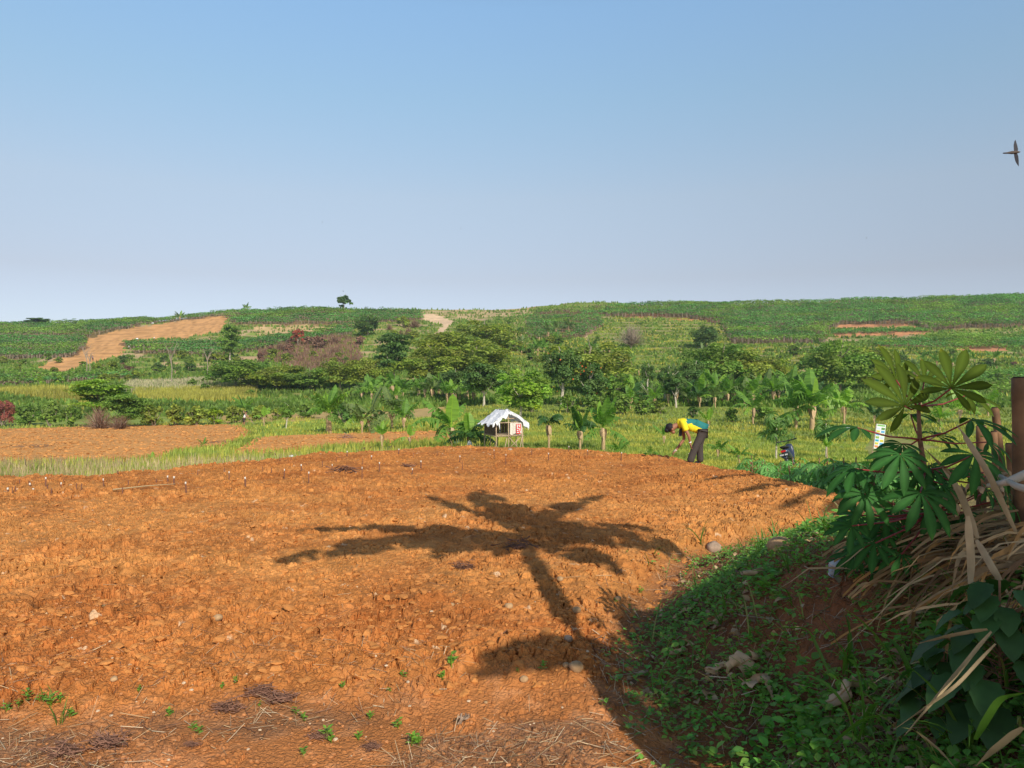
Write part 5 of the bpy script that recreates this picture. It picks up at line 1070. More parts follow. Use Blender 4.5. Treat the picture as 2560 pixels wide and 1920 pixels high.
M['sapling'] = mat('sapling_leaf', (.085, .16, .035), .55, trans=.3, tcol=TG)
for lab, px, py, tp, w in [('small cassava tree with drooping leaves left of the scooter', 1940, 1150, 1025, 84), ('small dark-leaved sapling behind the papaya-like stem', 2065, 1120, 1015, 90)]:
    d = hit(px, py, 25) if px < 2000 else 40; e = empty('cassava_tree', G(px, d), 0, lab, 'small tree'); H = (py - tp) / F_PX * d; W = w / F_PX * d
    b = MB(); addtube(b, [[0, 0, -.1], [.03, 0, H * .5], [0, 0, H * .85]], [.05, .035, .02], 6); q = b.build('trunk', M['pale'], e); me = CM[0][0]; r = np.random.default_rng(px); kid(e, q)
    b = MB()
    for k in range(46):
        p = rdir(1, r)[0] * [W * .46, W * .46, H * .34] * r.uniform(.25, 1.15) + [0, 0, H * .68]; L = casleaf(.34, k, 7, .9, 1.7); Rm = frame(p * [1, 1, 0] + r.normal(size=3) * .5 + [0, 0, .6], p * [1, 1, 0] + r.normal(size=3) * .4 + [0, 0, -.2])
        for VV, FF, cc in zip(L.V, [f - f.min() for f in L.Q], L.C): b.add(VV @ Rm.T + p, FF, cc * r.uniform(.7, 1.3))
    kid(e, b.build('crown', M['sapling'], e, smooth=True))
# dark serrated bush, lower right
def serr(L, r):
    n = 10; u = np.linspace(0, 1, n); w = L * .34 * np.sin(np.pi * u ** .8) ** .8; w = w * (1 + .16 * (np.arange(n) % 2)); w[-1] = 0; V = []
    for i in range(n):
        for s in (-1, 0, 1): V.append((s * w[i], u[i] * L - abs(s) * .03 * L * (i % 2), -.3 * L * u[i] ** 2 + abs(s) * w[i] * .22 + .015 * L * (i % 2) * abs(s)))
    F = []
    for i in range(n - 1): F += [[3 * i, 3 * i + 1, 3 * i + 4, 3 * i + 3], [3 * i + 1, 3 * i + 2, 3 * i + 5, 3 * i + 4]]
    return np.array(V), F
M['bush'] = mat('serrated_leaf', (.038, .095, .022), .55, trans=.25, tcol=TG, vary=.15, vscale=25)
r = np.random.default_rng(41)
for lab, (bx, by, bd), n, ls, hh in [('dark leafy bush with toothed leaves at the lower right edge', (2500, 1720, 2.75), 60, .16, .46), ('second toothed-leaf bush left of the first, beneath the dry blades', (2360, 1780, 2.9), 34, .12, .30), ('toothed-leaf weed at the bottom of the bank, centre right', (2080, 1850, 2.75), 20, .07, .14)]:
    p = P(bx, by, bd); p[2] = float(gn(p[0], p[1])[0]); e = empty('leafy_bush', p, 0, lab, 'bush'); b = MB(); s = MB()
    for k in range(n):
        a = k * 2.4 + r.uniform(-.3, .3); t = (k + .5) / n; h = hh * t; R0 = hh * .55 * (1 - t * .75) * r.uniform(.5, 1.1); hub = np.array([math.cos(a) * R0, math.sin(a) * R0, h]); V, F = serr(ls * r.uniform(.7, 1.15) * (1 - .25 * t), r)
        b.add(V @ frame((math.cos(a) * .5, math.sin(a) * .5, 1), (math.cos(a), math.sin(a), .5 * t)).T + hub, F, r.uniform(.75, 1.3)); addtube(s, [[0, 0, h * .7], hub], [.003, .002], 4, cap=False)
    addtube(s, [[0, 0, -.02], [0, 0, hh]], [.006, .003], 5); kid(e, b.build('leaves', M['bush'], e, smooth=True), s.build('stems', M['petiole'] if 0 else M['cas_stem'], e))
# cut stems at the right edge
M['cutstem'] = mat('scorched_bamboo', (.20, .105, .05), .75, vary=.75, vscale=5, bump=.004, bscale=25); M['cutend'] = mat('dark_cut_end', (.05, .03, .02), .9)
for lab, (px, top, bot, d), rad, lean in [('tall scorched brown pole rising at the right edge of the photo', (2556, 945, 1560, 2.5), .030, -.01), ('short thick cut stem behind the cassava leaves, left of the leaning one', (2453, 1065, 1500, 2.9), .029, .0), ('leaning grey cut stem near the tall pole', (2528, 1020, 1500, 3.3), .026, -.10), ('small cut stump between the thick stem and the leaning one', (2498, 1080, 1500, 3.0), .020, -.03), ('brown stem stub right of the small stump, beneath the leaning one', (2540, 1110, 1500, 3.1), .024, -.04)]:
    d *= KD; rad *= KD * .82; a = P(px, top, d); c = np.array([a[0], a[1], float(gn(a[0], a[1])[0]) - .05]); e = empty('cut_stem', c, 0, lab, 'cut stem', 'cut stems at the right edge'); rad *= 1 if px > 2550 else .72; b = MB(); top_ = a - c + [lean, 0, 0]; n = 14; t = np.linspace(0, 1, n)
    addtube(b, t[:, None] * top_[None], rad * (1 + .05 * (np.arange(n) % 4 == 0)), 12); b2 = MB(); addtube(b2, [top_, top_ + [0, 0, .006]], [rad * .92, rad * .8], 12); kid(e, b.build('shaft', M['cutstem'], e, smooth=True), b2.build('cut_end', M['cutend'], e))
for lab, pts, w in [('pale dry stalk sloping down from the right edge over the folded leaf', [(2580, 1180, 2.1), (2520, 1205, 2.15), (2470, 1215, 2.2)], .014), ('thick tan dead branch crossing from the right edge below the pole', [(2590, 1230, 2.0), (2540, 1215, 2.1), (2500, 1190, 2.2)], .012)]:
    b = MB(); addtube(b, [P(p[0], p[1], p[2] * KD) for p in pts], np.array([w, w * .8, w * .5]) * KD, 7); tag(b.build('dead_branch', M['pale'], smooth=True), lab, 'branch')
# rubbish: cup, bag scraps
M['plastic'] = mat('clear_blue_plastic', (.42, .52, .66), .2, spec=.6, usecol=False); M['whitepl'] = mat('white_plastic', (.78, .78, .78), .5, trans=.15)
p = PG(2083, 1462); sc = p[1] / F_PX; e = empty('plastic_cup', p + [0, 0, .0], .3, 'crushed bluish clear plastic cup lying among the weeds of the bank', 'cup'); t = np.linspace(0, 1, 8)
b = MB(); addtube(b, np.stack([.004 * np.sin(t * 9), .004 * np.cos(t * 7), t * 44 * sc], 1), (13 + 3 * t + .9 * np.sin(t * 30)) * sc, 14, cap=False); c = b.build('cup_wall', M['plastic'], e, smooth=True); b = MB(); addtube(b, [[0, 0, 43 * sc], [0, 0, 46 * sc]], [17.5 * sc, 17 * sc], 14); kid(e, c, b.build('rim', M['whitepl'], e, smooth=True)); e.rotation_euler = (.5, -.25, .3)
for lab, px, py, w, sd in [('white shredded plastic scrap on the bank right of the boulder', 2190, 1395, 60, 1), ('white plastic bag caught under the cassava by the dry reeds', 2395, 1325, 56, 2), ('small white plastic scrap behind the shredded one', 2260, 1375, 34, 3)]:
    p = PG(px, py); W = w / F_PX * p[1]; n = 14; U_, V_ = np.meshgrid(np.linspace(-.5, .5, n), np.linspace(-.5, .5, n)); z = .30 * W * (fbm(U_ * 5 + sd, V_ * 5, sd, 3)) * (1 - 2 * np.maximum(abs(U_), abs(V_)) ** 3 * 3).clip(0, 1)
    b = MB(); i = (np.arange(n - 1)[:, None] * n + np.arange(n - 1)[None]).ravel(); wob = 1 + .5 * (vn(U_ * 6 + 9, V_ * 6, sd) - .5); b.add(np.stack([(U_ * wob * W).ravel(), (V_ * wob * W * .7).ravel(), z.ravel() + .01], 1), np.stack([i, i + 1, i + n + 1, i + n], 1)); o = b.build('plastic_scrap', M['whitepl'], smooth=True); o.location = p; tag(o, lab, 'plastic scrap')
# ---------------------------------------------------------------- plants behind the photographer whose shade falls on the plot and bank
M['shadeleaf'] = mat('tall_banana_leaf', (.09, .18, .03), .5, trans=.15)
gd = np.array([SUND[0], SUND[1]]) / SUND[2]     # horizontal run towards the sun per metre of height
def up(px, py, h):       # point at height h above the ground that throws its shadow at (px,py)
    p = PG(px, py); return np.array([p[0] + gd[0] * h, p[1] + gd[1] * h, p[2] + h])
def shadow_banana(label, crown_px, ht, foot, tips, bend=None):
    cr = up(crown_px[0], crown_px[1], ht); o0 = np.array([foot[0], foot[1], gz(*foot)]); e = empty('banana_plant', o0, 0, label, 'banana plant'); b = MB(); t = np.linspace(0, 1, 10)[:, None]
    sp = o0 + t * (cr - o0)
    if bend is not None: m_ = up(*bend); tm = .62; sp = o0 * (1 - t) * (1 - t / tm) + m_ * t * (1 - t) / (tm * (1 - tm)) + cr * t * (t - tm) / (1 - tm)
    addtube(b, sp - o0, np.linspace(.14, .08, 10), 10); kid(e, b.build('stem', M['stem'], e, smooth=True))
    for tx, ty, th, w in tips:
        tip = up(tx, ty, th); n = 34; u = np.linspace(0, 1, n)[:, None]; mid = cr * (1 - u) + tip * u + np.array([0, 0, 1]) * np.sin(u * 3.14) * .2; T = np.gradient(mid, axis=0); T /= np.linalg.norm(T, axis=1)[:, None]; s = np.cross(T, SUND); s /= np.linalg.norm(s, axis=1)[:, None]
        ww = (.82 * w * np.sin(np.pi * np.clip((u[:, 0] - .06) / .94, 0, 1) ** .8) ** .6 + .012) * .5 * (1 + .5 * (vn(u[:, 0] * 15, u[:, 0] * 0 + tx, 3) - .5)); V = np.stack([mid - s * ww[:, None], mid, mid + s * ww[:, None]], 1).reshape(-1, 3) - o0; F = []
        for i in range(n - 1):
            for s0_, q_ in ((-1, [3 * i, 3 * i + 1, 3 * i + 4, 3 * i + 3]), (1, [3 * i + 2, 3 * i + 5, 3 * i + 4, 3 * i + 1])):
                if i < 2 or _h(np.array([i * 3 + int(tx)]), np.array([s0_ + 7]), 3)[0] > .1: F.append(q_)
        b = MB(); b.add(V, F); addtube(b, mid - o0, np.linspace(.03, .01, n), 5); kid(e, b.build('leaf', M['shadeleaf'], e, smooth=True))
    return e
shadow_banana('tall banana plant beside the photographer, throwing the star-shaped shadow', (1315, 1345), 5.0, (2.3, .5), [(680, 1410, 4.2, .55), (735, 1335, 4.7, .3), (1062, 1240, 5.6, .34), (1200, 1226, 5.8, .6), (1510, 1245, 5.6, .4), (1640, 1325, 5.0, .6), (1720, 1400, 4.6, .8), (1560, 1446, 4.3, .6), (1075, 1402, 4.5, .5), (1290, 1265, 5.2, .7), (1560, 1370, 4.8, .5), (1240, 1400, 4.4, .5)], (1440, 1590, 3.0))
shadow_banana('banana plant behind the photographer on the right, shading the foot of the bank', (1790, 1650), 4.4, (2.3, -2.0), [(1165, 1697, 3.6, .42), (1590, 1545, 4.4, .3), (1800, 1480, 4.6, .5), (1990, 1560, 4.4, .36), (2150, 1700, 4, .36), (1950, 1860, 3.8, .3), (1640, 1880, 3.6, .3)])
shadow_banana('unseen banana plant farther behind the photographer, added to shade the right of the bank', (2180, 1430), 4.8, (3.6, -1.6), [(1900, 1420, 4.9, .38), (2300, 1300, 5.2, .45), (2450, 1450, 4.6, .4), (2300, 1600, 4.2, .4), (2000, 1540, 4.2, .36)])  # extra plant out of view, placed to shade the cassava and the bank
shadow_banana('banana plant far behind the photographer, shading the right end of the plot', (2240, 1240), 6.0, (5.2, .2), [(1740, 1206, 6.0, .35), (1830, 1238, 5.8, .6), (1930, 1275, 5.6, .5), (2050, 1290, 5.2, .5), (2300, 1290, 5.6, .6)])
e = empty('broadleaf_tree', (6.1, -2.8, gz(6.1, -2.8)), 0, 'unseen bushy tree behind the photographer, added to shade the right of the bank', 'tree')  # tree added out of view to throw dappled shade over the bank
addobj('trunk', trunkmesh(1, 'bark'), e, sc=(3, 3, 5.4)); addobj('crown', crownmesh('lone', 1, 'mid'), e, (0, 0, 2.6), (5.4, 4.8, 3.2), 1.0)
# ---------------------------------------------------------------- people
def skinned(name, joints, edges, mt, parent=None, sub=2, root=0, post=None):
    me = bpy.data.meshes.new(name); me.from_pydata([j[0] for j in joints], edges, []); o = bpy.data.objects.new(name, me); C.objects.link(o)
    sk = o.modifiers.new('s', 'SKIN'); sk.use_smooth_shade = True; me.skin_vertices[0].data
    for i, j in enumerate(joints):
        rr = j[1] if isinstance(j[1], tuple) else (j[1], j[1]); me.skin_vertices[0].data[i].radius = rr; me.skin_vertices[0].data[i].use_root = (i == root)
    sb_ = o.modifiers.new('u', 'SUBSURF'); sb_.levels = sub; sb_.render_levels = sub
    dg = bpy.context.evaluated_depsgraph_get(); em = bpy.data.meshes.new_from_object(o.evaluated_get(dg)); bpy.data.objects.remove(o); bpy.data.meshes.remove(me); em.name = name
    em.materials.clear()
    for m in (mt if isinstance(mt, (list, tuple)) else [mt]): em.materials.append(m)
    for p in em.polygons: p.use_smooth = True; p.material_index = 0 if post is None else post(p)
    o = bpy.data.objects.new(name, em); C.objects.link(o)
    if parent: o.parent = parent; kid(parent, o)
    return o
M['skin'] = mat('brown_skin', (.30, .135, .075), .6, usecol=False); M['hair'] = mat('black_hair', (.012, .010, .012), .7, usecol=False, bump=.004, bscale=90); M['yellow'] = mat('yellow_cloth', (.82, .66, .02), .8, usecol=False, bump=.01, bscale=14)
M['teal'] = mat('teal_cloth', (.02, .17, .16), .8, usecol=False, bump=.008, bscale=14); M['trouser'] = mat('dark_grey_trousers', (.060, .048, .042), .85, usecol=False, bump=.014, bscale=9); M['black'] = mat('black_matter', (.02, .02, .022), .5, usecol=False); M['glove'] = mat('dusty_glove', (.62, .50, .42), .85, usecol=False); M['white'] = mat('white_cloth', (.78, .79, .80), .8, usecol=False, bump=.006, bscale=18)
pd = 19.0; px0 = 1734; fz = gz((px0 - CX) / F_PX * pd, pd)
pe = empty('person', ((px0 - CX) / F_PX * pd, pd, float(gn((px0 - CX) / F_PX * pd, pd)[0]) - .02), R(-4), 'person in yellow and green shirt and dark trousers bending over the plot edge', 'person')
J = {}; L_ = []
def jn(k, p, r_): J[k] = len(L_); L_.append((p, r_))
jn('pelvis', (.20, .0, .85), (.10, .11)); jn('waist', (.03, .0, .95), (.095, .11)); jn('chest', (-.17, .0, 1.00), (.12, .16)); jn('neckb', (-.35, .0, .985), (.09, .10)); jn('neck', (-.42, 0, .955), .062); jn('head1', (-.48, 0, .93), (.095, .085)); jn('head2', (-.545, 0, .875), (.105, .088)); jn('crown', (-.59, 0, .80), (.07, .065))
for s, n_, sh, el, wr in ((-1, 'n', (-.28, -.17, .985), (-.15, -.24, .72), (-.115, -.20, .545)), (1, 'f', (-.27, .17, .95), (-.19, .22, .62), (-.40, .16, .34))):
    jn('sh' + n_, sh, .062); jn('ua' + n_, tuple((np.array(sh) * .45 + np.array(el) * .55)), .048); jn('el' + n_, el, .040); jn('fa' + n_, tuple(np.array(el) * .55 + np.array(wr) * .45), .040); jn('wr' + n_, wr, .025)
for s, n_, hp, kn, an, toe in ((-1, 'n', (.20, -.10, .80), (.02, -.13, .46), (-.13, -.13, .08), (-.25, -.15, .03)), (1, 'f', (.21, .10, .80), (.16, .12, .45), (.18, .13, .08), (.06, .14, .03))):
    jn('hp' + n_, (hp[0], hp[1], hp[2] - .05), .082); jn('th' + n_, tuple((np.array(hp) + np.array(kn)) / 2), .082); jn('kn' + n_, kn, .060); jn('cf' + n_, tuple(np.array(kn) * .65 + np.array(an) * .35), .056); jn('an' + n_, an, .038); jn('hl' + n_, (an[0] - .01, an[1], .035), .04); jn('to' + n_, toe, .032)
E_ = [('pelvis', 'waist'), ('waist', 'chest'), ('chest', 'neckb'), ('neckb', 'neck'), ('neck', 'head1'), ('head1', 'head2'), ('head2', 'crown')]
for n_ in 'nf': E_ += [('chest', 'sh' + n_), ('sh' + n_, 'ua' + n_), ('ua' + n_, 'el' + n_), ('el' + n_, 'fa' + n_), ('fa' + n_, 'wr' + n_), ('pelvis', 'hp' + n_), ('hp' + n_, 'th' + n_), ('th' + n_, 'kn' + n_), ('kn' + n_, 'cf' + n_), ('cf' + n_, 'an' + n_), ('an' + n_, 'hl' + n_), ('hl' + n_, 'to' + n_)]
def hand(n_, wr, d, up_, curl_):
    """palm and five separate fingers grown from the wrist joint"""
    d = np.array(d, float); d /= np.linalg.norm(d); up_ = np.array(up_, float); sd = np.cross(d, up_); sd /= np.linalg.norm(sd); up_ = np.cross(sd, d); wr = np.array(wr)
    jn('pm' + n_, tuple(wr + d * .045), (.034, .018)); E_.append(('wr' + n_, 'pm' + n_)); jn('pk' + n_, tuple(wr + d * .08), (.036, .016)); E_.append(('pm' + n_, 'pk' + n_))
    for i, (o_, l) in enumerate([(-.030, .062), (-.010, .075), (.011, .070), (.031, .055)]):
        b0 = wr + d * .09 + sd * o_; p1 = b0 + d * l * .5 - up_ * curl_ * l * .25; p2 = p1 + d * l * .38 - up_ * curl_ * l * .55
        jn('f%d' % i + n_, tuple(b0), .0095); jn('g%d' % i + n_, tuple(p1), .0088); jn('h%d' % i + n_, tuple(p2), .0078); E_.extend([('pk' + n_, 'f%d' % i + n_), ('f%d' % i + n_, 'g%d' % i + n_), ('g%d' % i + n_, 'h%d' % i + n_)])
    t0 = wr + d * .04 - sd * .034; t1 = t0 + d * .035 - sd * .022 - up_ * .01; jn('t0' + n_, tuple(t0), .012); jn('t1' + n_, tuple(t1), .010); jn('t2' + n_, tuple(t1 + d * .03 - up_ * .012), .009); E_.extend([('pm' + n_, 't0' + n_), ('t0' + n_, 't1' + n_), ('t1' + n_, 't2' + n_)])
hand('n', (-.115, -.20, .545), (.15, .05, -1), (-1, 0, 0), .5); hand('f', (-.40, .16, .34), (-.75, -.1, -.62), (-.5, 0, .8), .9)
skinned('body', L_, [(J[a], J[b]) for a, b in E_], [M['skin']], pe, root=J['pelvis'])
# face: ear, nose and jaw modelled on the bowed head
b = MB(); V, F = I2
b.scat(V, F, [(-.53, -.104, .87)], rot(0), np.array([[.022, .008, .030]])); kid(pe, b.build('ear', M['skin'], pe, smooth=True)); b = MB()
b.scat(V, F, [(-.565, 0, .745)], rot(0), np.array([[.016, .014, .022]])); kid(pe, b.build('nose', M['skin'], pe, smooth=True)); b = MB()
b.scat(V, F, [(-.50, 0, .80)], rot(0, 0, .6), np.array([[.06, .06, .05]])); kid(pe, b.build('jaw', M['skin'], pe, smooth=True)); b = MB()
VV = V * (1 + .10 * (fbm(V[:, 0] * 4, V[:, 2] * 4 + V[:, 1], 3, 2) - .5)[:, None] * 2); b.scat(VV, F, [(-.575, 0, .905)], rot(0), np.array([[.118, .106, .118]])); b.scat(V, F, [(-.65, 0, .84)], rot(0), np.array([[.06, .08, .065]])); kid(pe, b.build('hair', M['hair'], pe, smooth=True))
sh_ = [((.14, 0, .90), (.150, .168)), ((.03, .0, .955), (.135, .155)), ((-.15, .0, 1.01), (.145, .185)), ((-.32, .0, 1.005), (.125, .16)), ((-.41, 0, .955), (.085, .09)),
       ((-.27, -.18, .99), .085), ((-.225, -.215, .885), .078), ((-.20, -.23, .83), .072), ((-.27, .18, .95), .085), ((-.235, .21, .83), .078), ((-.225, .215, .78), .072), ((.27, 0, .845), (.13, .15))]
skinned('shirt', sh_, [(0, 1), (1, 2), (2, 3), (3, 4), (2, 5), (5, 6), (6, 7), (2, 8), (8, 9), (9, 10), (0, 11)], [M['yellow'], M['teal']], pe, post=lambda p: 1 if (p.center.z > .965 - .30 * (p.center.x + .05) - .03 * math.sin(p.center.x * 22) and -.21 < p.center.x and abs(p.center.y) < .21) or (p.center.x > .1 and p.center.z > .93) else 0)
tr = [((.215, 0, .855), (.125, .155)), ((.205, -.105, .77), .128), ((.115, -.12, .61), .108), ((.03, -.13, .46), .095), ((-.04, -.13, .28), .092), ((-.115, -.13, .045), .10), ((.215, .105, .77), .128), ((.19, .115, .61), .102), ((.17, .12, .45), .088), ((.175, .125, .28), .086), ((.185, .13, .03), .092)]
skinned('trousers', tr, [(0, 1), (1, 2), (2, 3), (3, 4), (4, 5), (0, 6), (6, 7), (7, 8), (8, 9), (9, 10)], [M['trouser']], pe)
sk_ = skinned('shoe', [((-.12, -.13, .05), .052), ((-.20, -.14, .035), .045), ((-.27, -.15, .03), .036)], [(0, 1), (1, 2)], [M['black']], pe); skinned('shoe', [((.19, .13, .05), .052), ((.11, .135, .035), .045), ((.04, .14, .03), .036)], [(0, 1), (1, 2)], [M['black']], pe)
skinned('glove', [((-.385, .163, .355), .034), ((-.43, .155, .315), (.040, .026)), ((-.465, .15, .285), (.036, .022))], [(0, 1), (1, 2)], [M['glove']], pe)
b = MB(); addtube(b, [(-.118, -.20, .575), (-.116, -.20, .545)], .034, 12); kid(pe, b.build('wristwatch', M['white'], pe, smooth=True))
b = MB(); addbox(b, (0, 0, -.09), (.06, .10, .15), ry=.1); addbox(b, (.005, 0, -.005), (.045, .085, .05)); o = b.build('pouch', M['black']); o.location = Vector(pe.location) + Vector((-.33, -.02, .86)); tag(o, 'black pouch hanging from the neck of the bending person', 'pouch')
# the two workers far off
def worker(label, px, py, hpx, d, shirt, seed, bend=.35, flip=1, tool=True):
    e = empty('person', G(px, d), 0, label, 'person'); k = hpx / F_PX * d / 1.55; f = flip; c = math.cos(bend) * .52; s_ = math.sin(bend) * .52
    q = [((0, 0, .88), .12), ((f * s_ * .5, 0, .88 + c * .5), .115), ((f * s_, 0, .88 + c), .13), ((f * (s_ + .06), 0, .93 + c + .06), .05), ((f * (s_ + .11), 0, 1.02 + c + .06), .09), ((f * (s_ + .02), -.18, .84 + c), .05), ((f * (s_ + .2), -.2, .62 + c), .042), ((f * (s_ + .42), -.12, .5 + c), .035), ((f * (s_ + .02), .18, .84 + c), .05), ((f * (s_ + .16), .2, .6 + c), .042), ((f * (s_ + .38), .14, .42 + c), .035), ((0, -.1, .82), .1), ((f * .12, -.12, .46), .065), ((f * .02, -.12, .07), .045), ((f * .12, -.12, .03), .035), ((0, .1, .82), .1), ((-f * .12, .12, .45), .065), ((-f * .26, .12, .08), .045), ((-f * .16, .12, .03), .035)]
    q = [(tuple(np.array(a) * k), r_ * k) for a, r_ in q]; skinned('body', q, [(0, 1), (1, 2), (2, 3), (3, 4), (2, 5), (5, 6), (6, 7), (2, 8), (8, 9), (9, 10), (0, 11), (11, 12), (12, 13), (13, 14), (0, 15), (15, 16), (16, 17), (17, 18)], [M['skin']], e, sub=1)
    sh2 = [q[0], q[1], q[2], q[5], q[8]]; sh2 = [(a, r_ * 1.25) for a, r_ in sh2]; skinned('shirt', sh2, [(0, 1), (1, 2), (2, 3), (2, 4)], [M[shirt]], e, sub=1)
    st = [q[0], q[11], q[12], q[15], q[16]]; skinned('shorts', [(a, r_ * 1.2) for a, r_ in st], [(0, 1), (1, 2), (0, 3), (3, 4)], [M['trouser']], e, sub=1)
    b = MB(); b.scat(I2[0], I2[1], [np.array((f * (s_ + .10), 0, 1.06 + c + .06)) * k], rot(0), .10 * k); kid(e, b.build('hair', M['hair'], e, smooth=True))
    if tool:
        b = MB(); hnd = np.array((f * (s_ + .42), -.1, .5 + c)) * k; addtube(b, [hnd + np.array([-f * .25, .05, .2]) * k, hnd, hnd + np.array([f * .55, .0, -.78]) * k], .018, 6); t = empty('hoe', np.array(G(px, d)), 0, 'long-handled hoe held by the man in white on the left field', 'hoe'); kid(t, b.build('handle', M['bark'], t)); b = MB(); addbox(b, hnd + np.array([f * .57, 0, -.80]) * k, (.03, .2, .2), ry=.4); kid(t, b.build('blade', M['black'], t))
worker('man in a white shirt hoeing at the right end of the left field', 610, 1072, 36, 78, 'white', 1)
M['blue'] = mat('faded_blue_cloth', (.12, .12, .24), .8, usecol=False); worker('tiny distant figure in dark blue on the orange hillside soil', 232, 903, 13, hit(232, 903, 95), 'blue', 2, .2, -1, False)
# ---------------------------------------------------------------- the farm hut on stilts
hd = 36; hx = (1258 - CX) / F_PX * hd; hz = gz(hx, hd); hut = empty('farm_hut', (hx, hd, hz), R(20), 'small raised bamboo field hut under ragged white tarpaulin at the far plot edge', 'hut')
S_ = 98 / F_PX * hd / 1.83; M['bamboo'] = mat('weathered_bamboo', (.42, .31, .20), .8, vary=.3, vscale=9); M['plank'] = mat('dark_plank', (.12, .075, .05), .9, vary=.4, vscale=12); M['tarp'] = mat('white_tarpaulin', (.74, .74, .77), .6, trans=.12, bump=.03, bscale=7, vary=.16, vscale=4); M['sackw'] = mat('white_sacking', (.70, .64, .56), .8, trans=.1, vary=.15, vscale=20); M['redp'] = mat('red_print', (.62, .06, .05), .7)
W2, D2 = .56, .75
def pole(a, c, r_=.022, mk='bamboo', nm='post'): b = MB(); addtube(b, [a, (np.array(a) + np.array(c)) / 2 + [.008, 0, 0], c], r_, 7); o = b.build(nm, M[mk], hut, smooth=True); kid(hut, o); return o
for x, y, h in [(-W2, -D2, 1.25), (-.04, -D2, 1.62), (W2, -D2, 1.30), (-W2, D2, 1.25), (W2, D2, 1.25), (0, D2, 1.62), (-W2, 0, 1.25), (W2, 0, .75)]: pole((x * 1.03, y, -.25), (x, y, h))
for a, c in [((-.04, -D2 - .03, .70), (.42, -D2 - .03, .18)), ((.46, -D2 - .04, .68), (.02, -D2 - .05, .28)), ((W2 - .02, -D2 - .05, .75), (W2 - .2, -D2 - .05, -.1)), ((-.12, -D2 - .03, .66), (-.3, -D2 - .06, -.1))]: pole(a, c, .018, nm='brace')
for a, c in [((-W2 - .1, -D2, .72), (W2 + .08, -D2, .74)), ((-W2, D2, .72), (W2, D2, .72)), ((-W2, -D2, .73), (-W2, D2, .73)), ((W2, -D2, .73), (W2, D2, .73)), ((-W2 - .1, -D2, 1.26), (W2 + .1, -D2, 1.30)), ((-.3, -D2 - .02, 1.44), (.26, -D2 - .02, 1.44))]: pole(a, c, .02, nm='beam')
b = MB()
for k in range(13): addbox(b, (-W2 + .04 + k * .087, 0, .765), (.075, 2 * D2 + .1, .03), rz=.02 * math.sin(k))
kid(hut, b.build('platform', M['bamboo'], hut)); b = MB()
for k in range(7): addbox(b, (-W2 - .02 + .006 * math.sin(k * 3), .0, .80 + k * .066), (.02, 2 * D2 - .1, .056), rx=.02 * math.sin(k * 2))
kid(hut, b.build('side_wall', M['plank'], hut)); b = MB()
for k in range(9): addbox(b, (-.50 + k * .125, D2 - .03, 1.0), (.11, .02, .52 - .04 * (k % 3)))
kid(hut, b.build('back_wall', M['plank'], hut))
def cloth(nm, fx, nu, nv, mt, th=.0):
    U_, V_ = np.meshgrid(np.linspace(0, 1, nu), np.linspace(0, 1, nv)); X, Y, Z = fx(U_, V_); i = (np.arange(nv - 1)[:, None] * nu + np.arange(nu - 1)[None]).ravel(); b = MB(); b.add(np.stack([X.ravel(), Y.ravel(), Z.ravel()], 1), np.stack([i, i + 1, i + nu + 1, i + nu], 1)); o = b.build(nm, mt, hut, smooth=False); kid(hut, o); return o
def slope(sg):
    def f(U_, V_):    # U along ridge, V down the slope
        rag = .16 * (vn(U_ * 13, U_ * 0 + sg, 5) - .4) + .10 * (vn(U_ * 31, U_ * 0, 6) - .5); v = V_ * (1 + rag * V_ ** 2); run = .80 if sg < 0 else .74
        n = .13 * (fbm(U_ * 4, V_ * 3 + sg * 3, 8, 4) - .5) * 2 + .05 * np.sin(np.minimum(V_, 1) * 3.14); x = sg * v * run; z = 1.72 - v * .50 - .10 * np.maximum(0, V_ - .8) * 5 * vn(U_ * 17, U_ * 0, 7) + n; y = -D2 - .16 + U_ * (2 * D2 + .34) + .06 * (vn(V_ * 9, V_ * 0 + sg, 15) - .5) * (np.abs(U_ - .5) > .45)
        return x, y, z + .03 * np.sin(U_ * 3)
    return f
cloth('roof', slope(-1), 44, 22, M['tarp']); cloth('roof', slope(1), 44, 22, M['tarp'])
cloth('tarp_flap', lambda U_, V_: (-.52 + .10 * U_ - .03 * V_ + .12 * V_ * (1 - U_), -D2 - .10 + 0 * U_ + .03 * np.sin(V_ * 6), 1.36 - V_ * .46 + .02 * np.sin(U_ * 9)), 6, 10, M['tarp'])
cloth('tarp_flap', lambda U_, V_: (.62 + .16 * U_ + .02 * np.sin(V_ * 5), -D2 - .12 + .05 * np.sin(U_ * 5), 1.36 - V_ * (.24 + .06 * np.sin(U_ * 7)) - .12 * U_), 8, 8, M['tarp'])
cloth('tarp_flap', lambda U_, V_: (.78 * U_, -D2 - .17 + .03 * np.sin(U_ * 11), 1.75 - .50 * U_ + .04 * np.sin(U_ * 3.1) - V_ * (.09 + .09 * vn(U_ * 9, U_ * 0, 3) + .12 * (U_ > .7))), 26, 5, M['tarp'])
cloth('tarp_flap', lambda U_, V_: (-.78 * U_, -D2 - .17 + .03 * np.sin(U_ * 11), 1.75 - .50 * U_ + .04 * np.sin(U_ * 3.1) - V_ * (.06 + .20 * vn(U_ * 11, U_ * 0, 4))), 26, 5, M['tarp'])
cloth('sack_curtain', lambda U_, V_: (.02 + .55 * U_, -D2 - .04 + .03 * np.sin(U_ * 14) + .02 * V_, 1.27 - V_ * (.46 + .03 * np.sin(U_ * 11))), 24, 10, M['sackw'])
o = cloth('red_print', lambda U_, V_: (.27 + .20 * U_, -D2 - .075 + .012 * np.sin((.27 + .20 * U_) * 14) + 0 * V_, 1.22 - V_ * .40), 10, 10, M['redp'])
b = MB()
